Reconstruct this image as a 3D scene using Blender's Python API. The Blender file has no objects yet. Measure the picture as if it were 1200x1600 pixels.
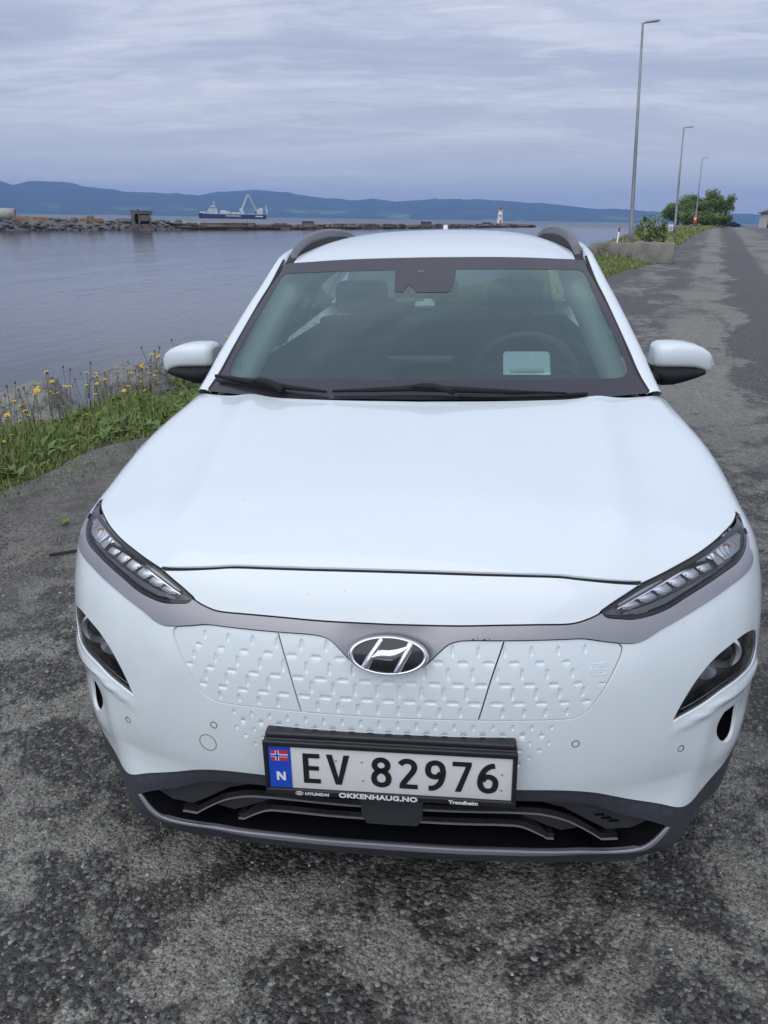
import bpy, bmesh, math, random
import numpy as np
from mathutils import Vector, Matrix, geometry
random.seed(7); rng=np.random.default_rng(11)
S=bpy.context.scene; COL=S.collection
# ------------------------------------------------------------------ camera, sky, sun, exposure
EYE=Vector((0.103,-1.327,1.574))
cam_d=bpy.data.cameras.new('camera'); cam=bpy.data.objects.new('camera',cam_d); COL.objects.link(cam)
_r=Vector((0.99421602,0.10652265,0.01369037)); _u=Vector((-0.05069075,0.35304777,0.93423108)); _f=Vector((-0.09468341,0.92952149,-0.35640547))
_m=Matrix(((_r[0],_u[0],-_f[0],EYE[0]),(_r[1],_u[1],-_f[1],EYE[1]),(_r[2],_u[2],-_f[2],EYE[2]),(0,0,0,1)))
cam.matrix_world=_m
cam_d.sensor_fit='VERTICAL'; cam_d.sensor_height=32.; cam_d.sensor_width=24.; cam_d.lens=1202./1600.*32.
cam_d.clip_start=.02; cam_d.clip_end=30000.
S.camera=cam
S.view_settings.view_transform='Standard'; S.view_settings.look='None'; S.view_settings.gamma=1; S.view_settings.use_curve_mapping=False
S.view_settings.exposure=0.0
SUN_EL=math.radians(46); SUN_AZ=math.radians(205)      # compass-like: from +y clockwise
world=bpy.data.worlds.new('World'); S.world=world; world.use_nodes=True
def sky():
    nt=world.node_tree; N=nt.nodes; L=nt.links; N.clear()
    out=N.new('ShaderNodeOutputWorld'); bg=N.new('ShaderNodeBackground'); bg.inputs['Strength'].default_value=.1
    st=N.new('ShaderNodeTexSky'); st.sky_type='NISHITA'; st.sun_disc=False; st.sun_elevation=SUN_EL; st.sun_rotation=SUN_AZ
    tc=N.new('ShaderNodeTexCoord'); sep=N.new('ShaderNodeSeparateXYZ'); L.new(tc.outputs['Generated'],sep.inputs[0])
    def math_(op,a,b=None,c=None):
        n=N.new('ShaderNodeMath'); n.operation=op
        for i,v in enumerate((a,b,c)):
            if v is None: continue
            if isinstance(v,(int,float)): n.inputs[i].default_value=v
            else: L.new(v,n.inputs[i])
        return n.outputs[0]
    z=math_('MAXIMUM',sep.outputs[2],0.0); zz=math_('ADD',z,0.09)
    px=math_('DIVIDE',sep.outputs[0],zz); py=math_('DIVIDE',sep.outputs[1],zz)
    cmb=N.new('ShaderNodeCombineXYZ'); L.new(px,cmb.inputs[0]); L.new(py,cmb.inputs[1])
    def layer(scale,stretch,rot,detail,seed,dist=.5,rough=.55):
        mp=N.new('ShaderNodeMapping'); mp.inputs['Scale'].default_value=(scale,scale*stretch,1); mp.inputs['Rotation'].default_value=(0,0,rot)
        mp.inputs['Location'].default_value=(seed,seed*1.7,0); L.new(cmb.outputs[0],mp.inputs[0])
        nz=N.new('ShaderNodeTexNoise'); nz.inputs['Scale'].default_value=1; nz.inputs['Detail'].default_value=detail; nz.inputs['Roughness'].default_value=rough
        nz.inputs['Distortion'].default_value=dist; L.new(mp.outputs[0],nz.inputs[0]); return nz.outputs['Fac']
    a=layer(.42,2.0,.12,8,3.1,.9); b=layer(2.3,2.6,-.06,9,9.2,1.2,.64); c=layer(.12,1.6,.3,4,5.7)
    f=math_('ADD',math_('MULTIPLY',a,.50),math_('ADD',math_('MULTIPLY',b,.28),math_('MULTIPLY',c,.32)))
    rmp=N.new('ShaderNodeValToRGB'); L.new(f,rmp.inputs[0])
    e=rmp.color_ramp; e.elements[0].position=.42; e.elements[0].color=(.345,.395,.515,1); e.elements[1].position=.66; e.elements[1].color=(.62,.650,.74,1)
    k=e.elements.new(.53); k.color=(.420,.462,.582,1)
    # overcast sky: brighter towards the zenith, bluish at the horizon
    g=N.new('ShaderNodeMapRange'); g.inputs[1].default_value=.0; g.inputs[2].default_value=1.; g.inputs[3].default_value=11.7; g.inputs[4].default_value=16.4; L.new(sep.outputs[2],g.inputs[0])
    hb=N.new('ShaderNodeMapRange'); hb.inputs[1].default_value=.0; hb.inputs[2].default_value=.16; hb.inputs[3].default_value=.75; hb.inputs[4].default_value=0.; L.new(sep.outputs[2],hb.inputs[0])
    mxh=N.new('ShaderNodeMixRGB'); L.new(hb.outputs[0],mxh.inputs[0]); L.new(rmp.outputs[0],mxh.inputs[1]); mxh.inputs[2].default_value=(.65,.66,.70,1)
    sc=N.new('ShaderNodeVectorMath'); sc.operation='SCALE'; L.new(mxh.outputs[0],sc.inputs[0]); L.new(g.outputs[0],sc.inputs['Scale'])
    mix=N.new('ShaderNodeMixRGB'); mix.inputs[0].default_value=.94; L.new(st.outputs[0],mix.inputs[1]); L.new(sc.outputs[0],mix.inputs[2])
    L.new(mix.outputs[0],bg.inputs[0]); L.new(bg.outputs[0],out.inputs[0])
sky()
sun_d=bpy.data.lights.new('sun','SUN'); sun_d.energy=1.5; sun_d.angle=math.radians(80); sun_d.color=(1,.97,.92)
sun=bpy.data.objects.new('sun',sun_d); COL.objects.link(sun)
sd=Vector((math.sin(SUN_AZ)*math.cos(SUN_EL),math.cos(SUN_AZ)*math.cos(SUN_EL),math.sin(SUN_EL)))
sun.rotation_euler=sd.to_track_quat('Z','Y').to_euler()

# ------------------------------------------------------------------ helpers
def mat(name,col,rough=.5,metal=0,coat=0,coat_r=.03,spec=.5,noise=None,bump=None):
    m=bpy.data.materials.new(name); m.use_nodes=True; nt=m.node_tree; b=nt.nodes['Principled BSDF']
    b.inputs['Base Color'].default_value=(*col,1); b.inputs['Roughness'].default_value=rough; b.inputs['Metallic'].default_value=metal
    b.inputs['Coat Weight'].default_value=coat; b.inputs['Coat Roughness'].default_value=coat_r; b.inputs['Specular IOR Level'].default_value=spec
    tc=nt.nodes.new('ShaderNodeTexCoord')
    if noise:   # (scale, amount, detail)
        n=nt.nodes.new('ShaderNodeTexNoise'); n.inputs['Scale'].default_value=noise[0]; n.inputs['Detail'].default_value=noise[2] if len(noise)>2 else 6
        nt.links.new(tc.outputs['Object'],n.inputs[0]); mr=nt.nodes.new('ShaderNodeMapRange'); mr.inputs[1].default_value=.3; mr.inputs[2].default_value=.7
        mr.inputs[3].default_value=1-noise[1]; mr.inputs[4].default_value=1+noise[1]; nt.links.new(n.outputs[0],mr.inputs[0])
        v=nt.nodes.new('ShaderNodeVectorMath'); v.operation='SCALE'; v.inputs[0].default_value=col; nt.links.new(mr.outputs[0],v.inputs['Scale']); nt.links.new(v.outputs[0],b.inputs['Base Color'])
    if bump:    # (scale, distance)
        n=nt.nodes.new('ShaderNodeTexNoise'); n.inputs['Scale'].default_value=bump[0]; n.inputs['Detail'].default_value=5; nt.links.new(tc.outputs['Object'],n.inputs[0])
        bp=nt.nodes.new('ShaderNodeBump'); bp.inputs['Distance'].default_value=bump[1]; bp.inputs['Strength'].default_value=1; nt.links.new(n.outputs[0],bp.inputs['Height']); nt.links.new(bp.outputs[0],b.inputs['Normal'])
    return m
def glass(name,tint,ior=1.5,rough=.0,boost=1.,gt=(1,1,1)):
    m=bpy.data.materials.new(name); m.use_nodes=True; nt=m.node_tree; nt.nodes.clear(); N=nt.nodes; L=nt.links
    o=N.new('ShaderNodeOutputMaterial'); t=N.new('ShaderNodeBsdfTransparent'); t.inputs[0].default_value=(*tint,1)
    g=N.new('ShaderNodeBsdfGlossy'); g.inputs['Roughness'].default_value=rough; g.inputs['Color'].default_value=(*gt,1); f=N.new('ShaderNodeFresnel'); f.inputs[0].default_value=ior
    mu=N.new('ShaderNodeMath'); mu.operation='MULTIPLY'; mu.use_clamp=True; mu.inputs[1].default_value=boost; L.new(f.outputs[0],mu.inputs[0])
    mx=N.new('ShaderNodeMixShader'); L.new(mu.outputs[0],mx.inputs[0]); L.new(t.outputs[0],mx.inputs[1]); L.new(g.outputs[0],mx.inputs[2]); L.new(mx.outputs[0],o.inputs[0])
    return m
def tag(o,label=None,cat=None,group=None,kind=None):
    if label: o['label']=label
    if cat: o['category']=cat
    if group: o['group']=group
    if kind: o['kind']=kind
    return o
def empty(name,loc=(0,0,0),rot=(0,0,0),parent=None,**k):
    o=bpy.data.objects.new(name,None); o.empty_display_size=.2; COL.objects.link(o); o.location=loc; o.rotation_euler=rot
    if parent: o.parent=parent
    return tag(o,**k)
def mesh(name,V,F,m,parent=None,smooth=False,N=None,**k):
    me=bpy.data.meshes.new(name); me.from_pydata([tuple(map(float,v)) for v in V],[],[tuple(map(int,f)) for f in F])
    if m: 
        for mm in (m if isinstance(m,(list,tuple)) else [m]): me.materials.append(mm)
    if smooth or N is not None: me.polygons.foreach_set('use_smooth',[True]*len(me.polygons))
    me.update()
    if N is not None: me.normals_split_custom_set_from_vertices([tuple(map(float,n)) for n in N])
    o=bpy.data.objects.new(name,me); COL.objects.link(o)
    if parent: o.parent=parent
    return tag(o,**k)
def bmobj(name,bm,m,parent=None,smooth=False,**k):
    me=bpy.data.meshes.new(name); bm.normal_update(); bm.to_mesh(me); bm.free()
    if m:
        for mm in (m if isinstance(m,(list,tuple)) else [m]): me.materials.append(mm)
    if smooth: me.polygons.foreach_set('use_smooth',[True]*len(me.polygons))
    o=bpy.data.objects.new(name,me); COL.objects.link(o)
    if parent: o.parent=parent
    return tag(o,**k)
class G:    # loose geometry collector
    def __init__(s): s.V=[];s.F=[]
    def add(s,V,F):
        n=len(s.V); s.V+= [tuple(v) for v in V]; s.F+=[tuple(i+n for i in f) for f in F]; return s
    def box(s,c,d,rot=None,taper=1.):
        v=[]
        for k,(x,y,z) in enumerate(((-1,-1,-1),(1,-1,-1),(1,1,-1),(-1,1,-1),(-1,-1,1),(1,-1,1),(1,1,1),(-1,1,1))):
            t=taper if z>0 else 1
            p=Vector((x*d[0]/2*t,y*d[1]/2*t,z*d[2]/2))
            if rot is not None: p=rot@p
            v.append(tuple(p+Vector(c)))
        return s.add(v,[(0,3,2,1),(4,5,6,7),(0,1,5,4),(1,2,6,5),(2,3,7,6),(3,0,4,7)])
    def tube(s,P,R,n=8,cap=True,flat=1.,close=False):
        P=[Vector(p) for p in P]; 
        if not hasattr(R,'__len__'): R=[R]*len(P)
        V=[];F=[]; m=len(P); up=None
        for i,p in enumerate(P):
            t=(P[(i+1)%m]-P[i-1]) if close else (P[min(i+1,m-1)]-P[max(i-1,0)]); t.normalize()
            if up is None:
                a=Vector((0,0,1)) if abs(t.z)<.9 else Vector((1,0,0)); up=(a-t*a.dot(t)).normalized()
            else: up=(up-t*up.dot(t)).normalized()
            b=t.cross(up)
            for k in range(n):
                w=2*math.pi*k/n; V.append(p+(up*math.cos(w)*flat+b*math.sin(w))*R[i])
        for i in range(m if close else m-1):
            for k in range(n):
                j=(i+1)%m; F.append((i*n+k,j*n+k,j*n+(k+1)%n,i*n+(k+1)%n))
        if cap and not close: F.append(tuple(range(n))); F.append(tuple(reversed(range((m-1)*n,m*n))))
        return s.add(V,F)
    def disc(s,c,r,n=16,ax=(0,0,1),h=.01,r2=None):
        c=Vector(c); a=Vector(ax).normalized(); return s.tube([c-a*h/2,c+a*h/2],[r,r if r2 is None else r2],n)
    def grid(s,P,close=False):   # P rows x cols of points
        r=len(P); c=len(P[0]); V=[p for row in P for p in row]; F=[]
        for i in range(r-1):
            for j in range(c if close else c-1): F.append((i*c+j,i*c+(j+1)%c,(i+1)*c+(j+1)%c,(i+1)*c+j))
        return s.add(V,F)
    def obj(s,name,m,parent=None,smooth=False,**k): return mesh(name,s.V,s.F,m,parent,smooth,**k)
def bevel(o,w=.01,seg=2,auto=True):
    bm=bmesh.new(); bm.from_mesh(o.data); bmesh.ops.remove_doubles(bm,verts=bm.verts,dist=1e-5)
    ed=[e for e in bm.edges if len(e.link_faces)==2 and e.calc_face_angle(0)>.5]
    bmesh.ops.bevel(bm,geom=ed,offset=w,segments=seg,affect='EDGES',profile=.5,clamp_overlap=True)
    bm.to_mesh(o.data); bm.free()
    if auto: o.data.polygons.foreach_set('use_smooth',[True]*len(o.data.polygons)); o.data.update()
    return o
def noise1(x,y,z=0.):
    from mathutils import noise
    return noise.noise(Vector((x,y,z)))
from mathutils import noise as mn
def cr(P,closed=False,step=.01,corners=()):
    """smooth curve through P, kept sharp at the listed indices"""
    P=[np.array(p,float) for p in P]; n=len(P); out=[]; idx=range(n if closed else n-1)
    for i in idx:
        p1=P[i];p2=P[(i+1)%n]
        p0=P[i-1] if (closed or i>0) and i not in corners else 2*p1-p2
        p3=P[(i+2)%n] if (closed or i+2<n) and ((i+1)%n) not in corners else 2*p2-p1
        d0=max(np.linalg.norm(p1-p0)**.5,1e-4);d1=max(np.linalg.norm(p2-p1)**.5,1e-4);d2=max(np.linalg.norm(p3-p2)**.5,1e-4)
        m1=(p1-p0)/d0-(p2-p0)/(d0+d1)+(p2-p1)/d1; m2=(p2-p1)/d1-(p3-p1)/(d1+d2)+(p3-p2)/d2; m1=m1*d1;m2=m2*d1
        k=max(1,int(math.ceil(np.linalg.norm(p2-p1)/step)))
        for q in range(k):
            t=q/k; out.append(p1*(2*t**3-3*t*t+1)+m1*(t**3-2*t*t+t)+p2*(-2*t**3+3*t*t)+m2*(t**3-t*t))
    if not closed: out.append(P[-1])
    return np.array(out)
def inpoly(pts,poly):
    x=pts[:,0][:,None]; y=pts[:,1][:,None]; a=poly; b=np.roll(poly,-1,0)
    c=((a[:,1]>y)!=(b[:,1]>y)); dy=b[:,1]-a[:,1]; dy=np.where(np.abs(dy)<1e-12,1e-12,dy)
    xi=a[:,0]+(y-a[:,1])*(b[:,0]-a[:,0])/dy
    return (np.sum(c&(x<xi),axis=1)%2)==1
def area(p): q=np.roll(p,-1,0); return .5*np.sum(p[:,0]*q[:,1]-q[:,0]*p[:,1])
def inset(poly,d):
    if area(poly)<0: poly=poly[::-1]
    t=np.roll(poly,-1,0)-np.roll(poly,1,0); t/=np.maximum(np.linalg.norm(t,axis=1,keepdims=True),1e-9)
    return poly+np.stack([-t[:,1],t[:,0]],-1)*d
def seglen(poly,step):
    out=[]
    for a,b in zip(poly,np.roll(poly,-1,0)):
        k=max(1,int(math.ceil(np.linalg.norm(b-a)/step)))
        for q in range(k): out.append(a+(b-a)*q/k)
    return np.array(out)
def mirror(P): return [(-a,b) for a,b in reversed(P)]
# ------------------------------------------------------------------ body surface of the car (car frame: x right, y rearwards, z up, metres)
def itp(x,xs,ys):
    # monotone-ish smooth (catmull-rom/pchip) interpolation, clamped ends, vectorised
    xs=np.asarray(xs,float); ys=np.asarray(ys,float); x=np.asarray(x,float)
    h=np.diff(xs); dl=np.diff(ys)/h
    m=np.zeros(len(xs)); m[1:-1]=(dl[:-1]*h[1:]+dl[1:]*h[:-1])/(h[1:]+h[:-1]); m[0]=dl[0]; m[-1]=dl[-1]
    xc=np.clip(x,xs[0],xs[-1]); i=np.clip(np.searchsorted(xs,xc,side='right')-1,0,len(xs)-2)
    t=(xc-xs[i])/h[i]; a=ys[i]; b=ys[i+1]
    v=a*(2*t**3-3*t**2+1)+b*(-2*t**3+3*t**2)+h[i]*(m[i]*(t**3-2*t**2+t)+m[i+1]*(t**3-t**2))
    return v+(x-xc)*np.where(x<xc,m[0],m[-1])
def smax(a,b,k):
    h=np.clip(.5+.5*(a-b)/k,0,1); return b+(a-b)*h+k*h*(1-h)
GX=[0,.2,.4,.5,.6,.7,.8,.86,.9,.96]
GY=[0,.006,.032,.058,.095,.15,.245,.35,.46,.75]
CZ=[.05,.185,.22,.27,.36,.44,.58,.70,.79,.86,.93,1.05]
CY=[.09,.065,.035,.028,.028,.018,.016,.03,.062,.105,.18,.4]
HY=[-.2,.05,.12,.3,.5,.75,1.0,1.2,1.6]
HZ=[.70,.845,.893,.958,.993,1.026,1.060,1.085,1.13]
def Fy(x,z): 
    ax=np.sqrt(x*x+1e-6); w=np.clip((ax-.40)/.35,0,1); w=w*w*(3-2*w); w2=np.clip((ax-.62)/.14,0,1); w2=w2*w2*(3-2*w2)
    return itp(z,CZ,CY)+itp(ax,GX,GY)-(.30*w-.50*w2)*np.maximum(0,.39-z)
def Hz(x,y):
    ax=np.sqrt(x*x+1e-6)
    A=itp(y,[0,.15,.5,.9,1.2],[.09,.09,.085,.055,.045])
    r=ax-itp(y,[0,.2,1.2],[.46,.48,.56])
    ridge=.010*np.exp(-(r/.055)**2)
    return itp(y,HY,HZ)-A*(ax/.8)**2.2+ridge
def Sx(y,z):
    s=itp(z,[.15,.3,.45,.62,.72,.85,.95,1.05],[.845,.868,.886,.892,.886,.860,.838,.79])
    s=s-.012*np.clip((.50-y)/.3,0,1)*np.clip((.46-z)/.26,0,1)
    return s+itp(y,[0,.45,.85,1.2,1.6,4],[-.012,-.005,.012,.0,-.006,-.006])
def phi(x,y,z):
    f=(Fy(x,z)-y)*.85; h=(z-Hz(x,y)); s=np.abs(x)-Sx(y,z)
    a=smax(f,h,.045)
    return smax(a,s,.07)
def grad(x,y,z,e=1e-4):
    g=np.stack([phi(x+e,y,z)-phi(x-e,y,z),phi(x,y+e,z)-phi(x,y-e,z),phi(x,y,z+e)-phi(x,y,z-e)],-1)
    return g/np.linalg.norm(g,axis=-1,keepdims=True)
def solve_axis(fun,lo,hi,n=60,it=40):
    """first sign change +->- of fun(t) for t from lo to hi (arrays)"""
    ts=np.linspace(0,1,n)[:,None]; T=lo+(hi-lo)*ts
    V=np.array([fun(T[k]) for k in range(n)])
    neg=V<=0; idx=np.argmax(neg,axis=0); ok=neg.any(axis=0)
    idx=np.maximum(idx,1); j=np.arange(T.shape[1]); a=T[idx-1,j].copy(); b=T[idx,j].copy()
    for _ in range(it):
        m=(a+b)/2; v=fun(m)<=0; b=np.where(v,m,b); a=np.where(v,a,m)
    return (a+b)/2,ok
def lift_y(x,z,off=0.):
    x=np.asarray(x,float); z=np.asarray(z,float)
    t,ok=solve_axis(lambda y:phi(x,y,z)-off,np.full_like(x,-.15),np.full_like(x,1.2)); return t,ok
def lift_z(x,y,off=0.):
    t,ok=solve_axis(lambda z:phi(x,y,z)-off,np.full_like(x,1.4),np.full_like(x,.3)); return t,ok

def dom_f(a,b,off):     # (angle, height) round the nose
    s=np.sin(a); c=np.cos(a)
    r,ok=solve_axis(lambda r:phi(r*s,1-r*c,b)-off,np.full_like(a,1.35),np.full_like(a,.25),24,26)
    return np.stack([r*s,1-r*c,b],-1)
def dom_h(a,b,off):     # plan view
    z,ok=solve_axis(lambda z:phi(a,b,z)-off,np.full_like(a,1.35),np.full_like(a,.45),24,26)
    return np.stack([a,b,z],-1)
def dom_s(a,b,off):     # (y, elevation angle), right flank; mirrored by the caller
    c=np.cos(b); s=np.sin(b)
    r,ok=solve_axis(lambda r:phi(r*c,a,.55+r*s)-off,np.full_like(a,1.3),np.full_like(a,.3),24,26)
    return np.stack([r*c,a,.55+r*s],-1)
DOM={'f':dom_f,'h':dom_h,'s':dom_s}
def lift(dom,A,B,off=0.,disp=None):
    A=np.asarray(A,float);B=np.asarray(B,float)
    P=DOM[dom](A,B,np.full_like(A,0.)+off)
    if disp is not None:
        n=grad(P[:,0],P[:,1],P[:,2]); P=P+n*disp(A,B)[:,None]
    return P
def normals(dom,A,B,P,off,disp):
    if disp is None: return grad(P[:,0],P[:,1],P[:,2])
    e=6e-4; pa=lift(dom,A+e,B,off,disp)-lift(dom,A-e,B,off,disp); pb=lift(dom,A,B+e,off,disp)-lift(dom,A,B-e,off,disp)
    n=np.cross(pa,pb); n/=np.linalg.norm(n,axis=1,keepdims=True); g=grad(P[:,0],P[:,1],P[:,2])
    return n*np.sign(np.sum(n*g,1,keepdims=True))
def panel(name,outer,dom,m,parent,off=0.,holes=(),grid=.015,gap=.0015,skirt=.012,disp=None,extra=None,mx=False,bstep=None,hgap=0.,hskirt=None,**k):
    bs=bstep or grid*.6
    loops=[seglen(inset(np.array(outer,float),gap),bs)]+[seglen(inset(np.array(h,float),-hgap),bs) for h in holes]
    o=loops[0]; lo=o.min(0); hi=o.max(0)
    gx,gy=np.meshgrid(np.arange(lo[0],hi[0],grid),np.arange(lo[1],hi[1],grid)); gx=gx+(np.arange(gx.shape[0])%2)[:,None]*grid*.5
    pts=np.stack([gx.ravel(),gy.ravel()],-1)
    if extra is not None: pts=np.concatenate([pts,extra])
    def keep(p,marg):
        ok=inpoly(p,o)
        for h in loops[1:]: ok&=~inpoly(p,h)
        p=p[ok]
        B=np.concatenate(loops)
        d=np.min(np.linalg.norm(p[:,None,:]-B[None],axis=2),axis=1) if len(p)*len(B)<4e7 else np.array([np.min(np.linalg.norm(q-B,axis=1)) for q in p])
        return p[d>marg]
    pts=keep(pts,bs*.45)
    V=np.concatenate(loops+[pts]); E=[]; st=0
    for l in loops:
        n=len(l); E+=[(st+i,st+(i+1)%n) for i in range(n)]; st+=n
    r=geometry.delaunay_2d_cdt([Vector((float(a),float(b))) for a,b in V],E,[],0,1e-7,False)
    V2=np.array([tuple(v) for v in r[0]]); F=np.array([f for f in r[2] if len(f)==3])
    c=V2[F].mean(1); ok=inpoly(c,o)
    for h in loops[1:]: ok&=~inpoly(c,h)
    F=F[ok]
    P=lift(dom,V2[:,0],V2[:,1],off,disp); Nn=normals(dom,V2[:,0],V2[:,1],P,off,disp)
    tn=np.cross(P[F[:,1]]-P[F[:,0]],P[F[:,2]]-P[F[:,0]]); fl=np.sum(tn*Nn[F[:,0]],1)<0
    F[fl]=F[fl][:,::-1]
    V3=[P];N3=[Nn];F3=[tuple(f) for f in F]; base=len(P)
    if skirt:
        for li,l in enumerate(loops):
            p=lift(dom,l[:,0],l[:,1],off,disp); n=grad(p[:,0],p[:,1],p[:,2]); q=p-n*(skirt if li==0 or hskirt is None else hskirt)
            t=np.roll(p,-1,0)-np.roll(p,1,0); s=np.cross(t,n); s/=np.maximum(np.linalg.norm(s,axis=1,keepdims=True),1e-9)
            # outward = away from material
            cen=lift(dom,*(inset(l,.004 if area(l)>0 else .004).T),off,disp)
            sg=np.sign(np.sum(s*(cen-p),1).mean()); s=-s*sg*(1 if li==0 else -1)
            n0=n*.75+s*.65; n0/=np.linalg.norm(n0,axis=1,keepdims=True)
            m_=len(l); V3+=[p,q]; N3+=[n0,s]
            for i in range(m_):
                j=(i+1)%m_; f=(base+i,base+j,base+m_+j,base+m_+i)
                fn=np.cross(p[j]-p[i],q[j]-p[i])
                if np.dot(fn,s[i])<0: f=f[::-1]
                F3.append(f)
            base+=2*m_
    P=np.concatenate(V3);Nn=np.concatenate(N3)
    if mx:
        P=P*[-1,1,1];Nn=Nn*[-1,1,1];F3=[f[::-1] for f in F3]
    return mesh(name,P,F3,m,parent,True,Nn,**k)
def ribbon(name,curve,dom,m,parent,w=.004,d0=0.,d1=-.03,mx=False,**k):
    """a strip standing on the surface along a curve: front face of height w at offset d0, running back to d1"""
    c=np.array(curve,float); t=np.gradient(c,axis=0); t/=np.maximum(np.linalg.norm(t,axis=1,keepdims=True),1e-9); nn=np.stack([-t[:,1],t[:,0]],-1)*w/2
    a=c+nn;b=c-nn
    R=[lift(dom,q[:,0],q[:,1],o) for q,o in ((a,d1),(a,d0),(b,d0),(b,d1))]
    if mx: R=[r*[-1,1,1] for r in R]
    g=G(); g.grid([[tuple(R[j][i]) for j in range(4)] for i in range(len(c))])
    return g.obj(name,m,parent,**k)
# ------------------------------------------------------------------ materials of the car
M={}
M['paint']=mat('white_paint',(.73,.80,.825),.38,coat=1.,coat_r=.02,spec=.4)
def dusty(m):
    nt=m.node_tree; N=nt.nodes; L=nt.links; b=N['Principled BSDF']; tc=N.new('ShaderNodeTexCoord')
    n=N.new('ShaderNodeTexNoise'); n.inputs['Scale'].default_value=120; n.inputs['Detail'].default_value=2; L.new(tc.outputs['Object'],n.inputs[0])
    r=N.new('ShaderNodeMapRange'); r.inputs[1].default_value=.735; r.inputs[2].default_value=.775; r.inputs[4].default_value=.55; L.new(n.outputs['Fac'],r.inputs[0])
    n2=N.new('ShaderNodeTexNoise'); n2.inputs['Scale'].default_value=3.5; n2.inputs['Detail'].default_value=6; L.new(tc.outputs['Object'],n2.inputs[0])
    sp=N.new('ShaderNodeSeparateXYZ'); L.new(tc.outputs['Object'],sp.inputs[0])
    lo=N.new('ShaderNodeMapRange'); lo.inputs[1].default_value=.62; lo.inputs[2].default_value=.28; lo.inputs[3].default_value=.0; lo.inputs[4].default_value=.22; L.new(sp.outputs[2],lo.inputs[0])
    mu=N.new('ShaderNodeMath'); mu.operation='MULTIPLY'; L.new(lo.outputs[0],mu.inputs[0]); L.new(n2.outputs['Fac'],mu.inputs[1])
    ad=N.new('ShaderNodeMath'); ad.operation='MAXIMUM'; L.new(mu.outputs[0],ad.inputs[0]); L.new(r.outputs[0],ad.inputs[1])
    mx=N.new('ShaderNodeMixRGB'); L.new(ad.outputs[0],mx.inputs[0]); mx.inputs[1].default_value=b.inputs['Base Color'].default_value[:]; mx.inputs[2].default_value=(.30,.27,.22,1); L.new(mx.outputs[0],b.inputs['Base Color'])
    cr_=N.new('ShaderNodeMapRange'); cr_.inputs[1].default_value=.35; cr_.inputs[2].default_value=.7; cr_.inputs[3].default_value=.015; cr_.inputs[4].default_value=.07; L.new(n2.outputs['Fac'],cr_.inputs[0]); L.new(cr_.outputs[0],b.inputs['Coat Roughness'])
dusty(M['paint'])
M['satin']=mat('satin_silver',(.37,.37,.39),.34,metal=.55,coat=.2,coat_r=.2)
M['clad']=mat('dark_cladding',(.036,.040,.050),.42,spec=.5,bump=(900,.00025))
M['cladlight']=mat('lip_grey',(.24,.245,.27),.38,metal=.3)
M['black']=mat('matt_black',(.004,.004,.006),.85,spec=.08)
M['glossblack']=mat('gloss_black',(.006,.006,.008),.12,coat=.6)
M['rubber']=mat('rubber',(.018,.018,.020),.7)
M['seam']=mat('seam_dark',(.012,.012,.014),.8)
M['chrome']=mat('chrome',(.82,.83,.85),.06,metal=1)
M['housing']=mat('lamp_housing',(.17,.175,.19),.25,metal=.3)
M['housing2']=mat('lamp_inner',(.52,.53,.56),.30,metal=.35)
M['reflector']=mat('lamp_reflector',(.80,.82,.86),.25,metal=.6,bump=(420,.0007))
M['clear']=glass('clear_lens',(.93,.95,.97),1.5)
M['wind']=glass('windscreen_tint',(.52,.66,.63),1.52,boost=2.5,gt=(.78,1.,.97))
M['privacy']=glass('privacy_tint',(.20,.26,.25),1.5)
M['sideglass']=glass('side_tint',(.50,.62,.60),1.5)
M['frit']=mat('ceramic_border',(.035,.033,.042),.16,spec=.5,coat=.3)
M['trim']=mat('beige_trim',(.66,.68,.64),.8)
M['dash']=mat('dash_plastic',(.030,.031,.033),.6,bump=(500,.0004))
M['seat']=mat('seat_leather',(.022,.022,.024),.5,bump=(300,.0006))
M['mark']=mat('label_white',(.78,.78,.78),.45)
M['plate']=mat('plate_white',(.70,.71,.70),.38)
M['plateink']=mat('plate_black',(.012,.012,.014),.45)
M['blue']=mat('plate_blue',(.012,.07,.52),.4)
M['red']=mat('flag_red',(.60,.03,.05),.45)
M['frame']=mat('frame_black',(.014,.015,.018),.38)
M['tyre']=mat('tyre',(.02,.02,.02),.8); M['alloy']=mat('alloy',(.74,.74,.76),.25,metal=.85)
M['radar']=mat('radar_grey',(.03,.034,.038),.5)
M['textured']=mat('grille_textured',(.030,.032,.038),.6,bump=(650,.0006))
M['orange']=mat('indicator_amber',(.45,.20,.10),.3)
# ------------------------------------------------------------------ the car
RX,RY=-.0095,-.0315
car=empty('parked_car',rot=(RX,RY,0),label='white electric crossover parked facing the camera with closed dimpled grille and plate EV 82976',cat='car')
P_top=[(.0,.7905),(.13,.791),(.25,.793),(.33,.793),(.372,.7922),(.395,.7932),(.420,.798),(.441,.804),(.456,.8095)]
P_bot=[(0,.6958),(.0393,.6985),(.0679,.7084),(.087,.7215),(.1065,.7395),(.127,.756),(.146,.763),(.1685,.7655),(.25,.7655),(.367,.7655),(.4088,.7645),(.4462,.7572),(.4795,.7505)]
P_bot2=[(.4795,.7505),(.5134,.7471),(.534,.751),(.571,.766),(.626,.7825),(.69,.8005),(.766,.8165),(.817,.825),(.853,.832),(.873,.8395),(.884,.852),(.884,.863)]
H_low=[(.4555,.806),(.463,.8005),(.488,.7962),(.518,.7922),(.55,.794),(.6,.8035),(.655,.8205),(.71,.8345),(.77,.8455),(.825,.854),(.87,.866),(.905,.8775),(.935,.8875),(1.0,.8985)]
H_up=[(1.005,.9012),(.93,.8995),(.86,.897),(.79,.89),(.725,.8815),(.665,.8725),(.612,.863),(.56,.852),(.521,.8395),(.487,.8265),(.458,.8135)]
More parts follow.
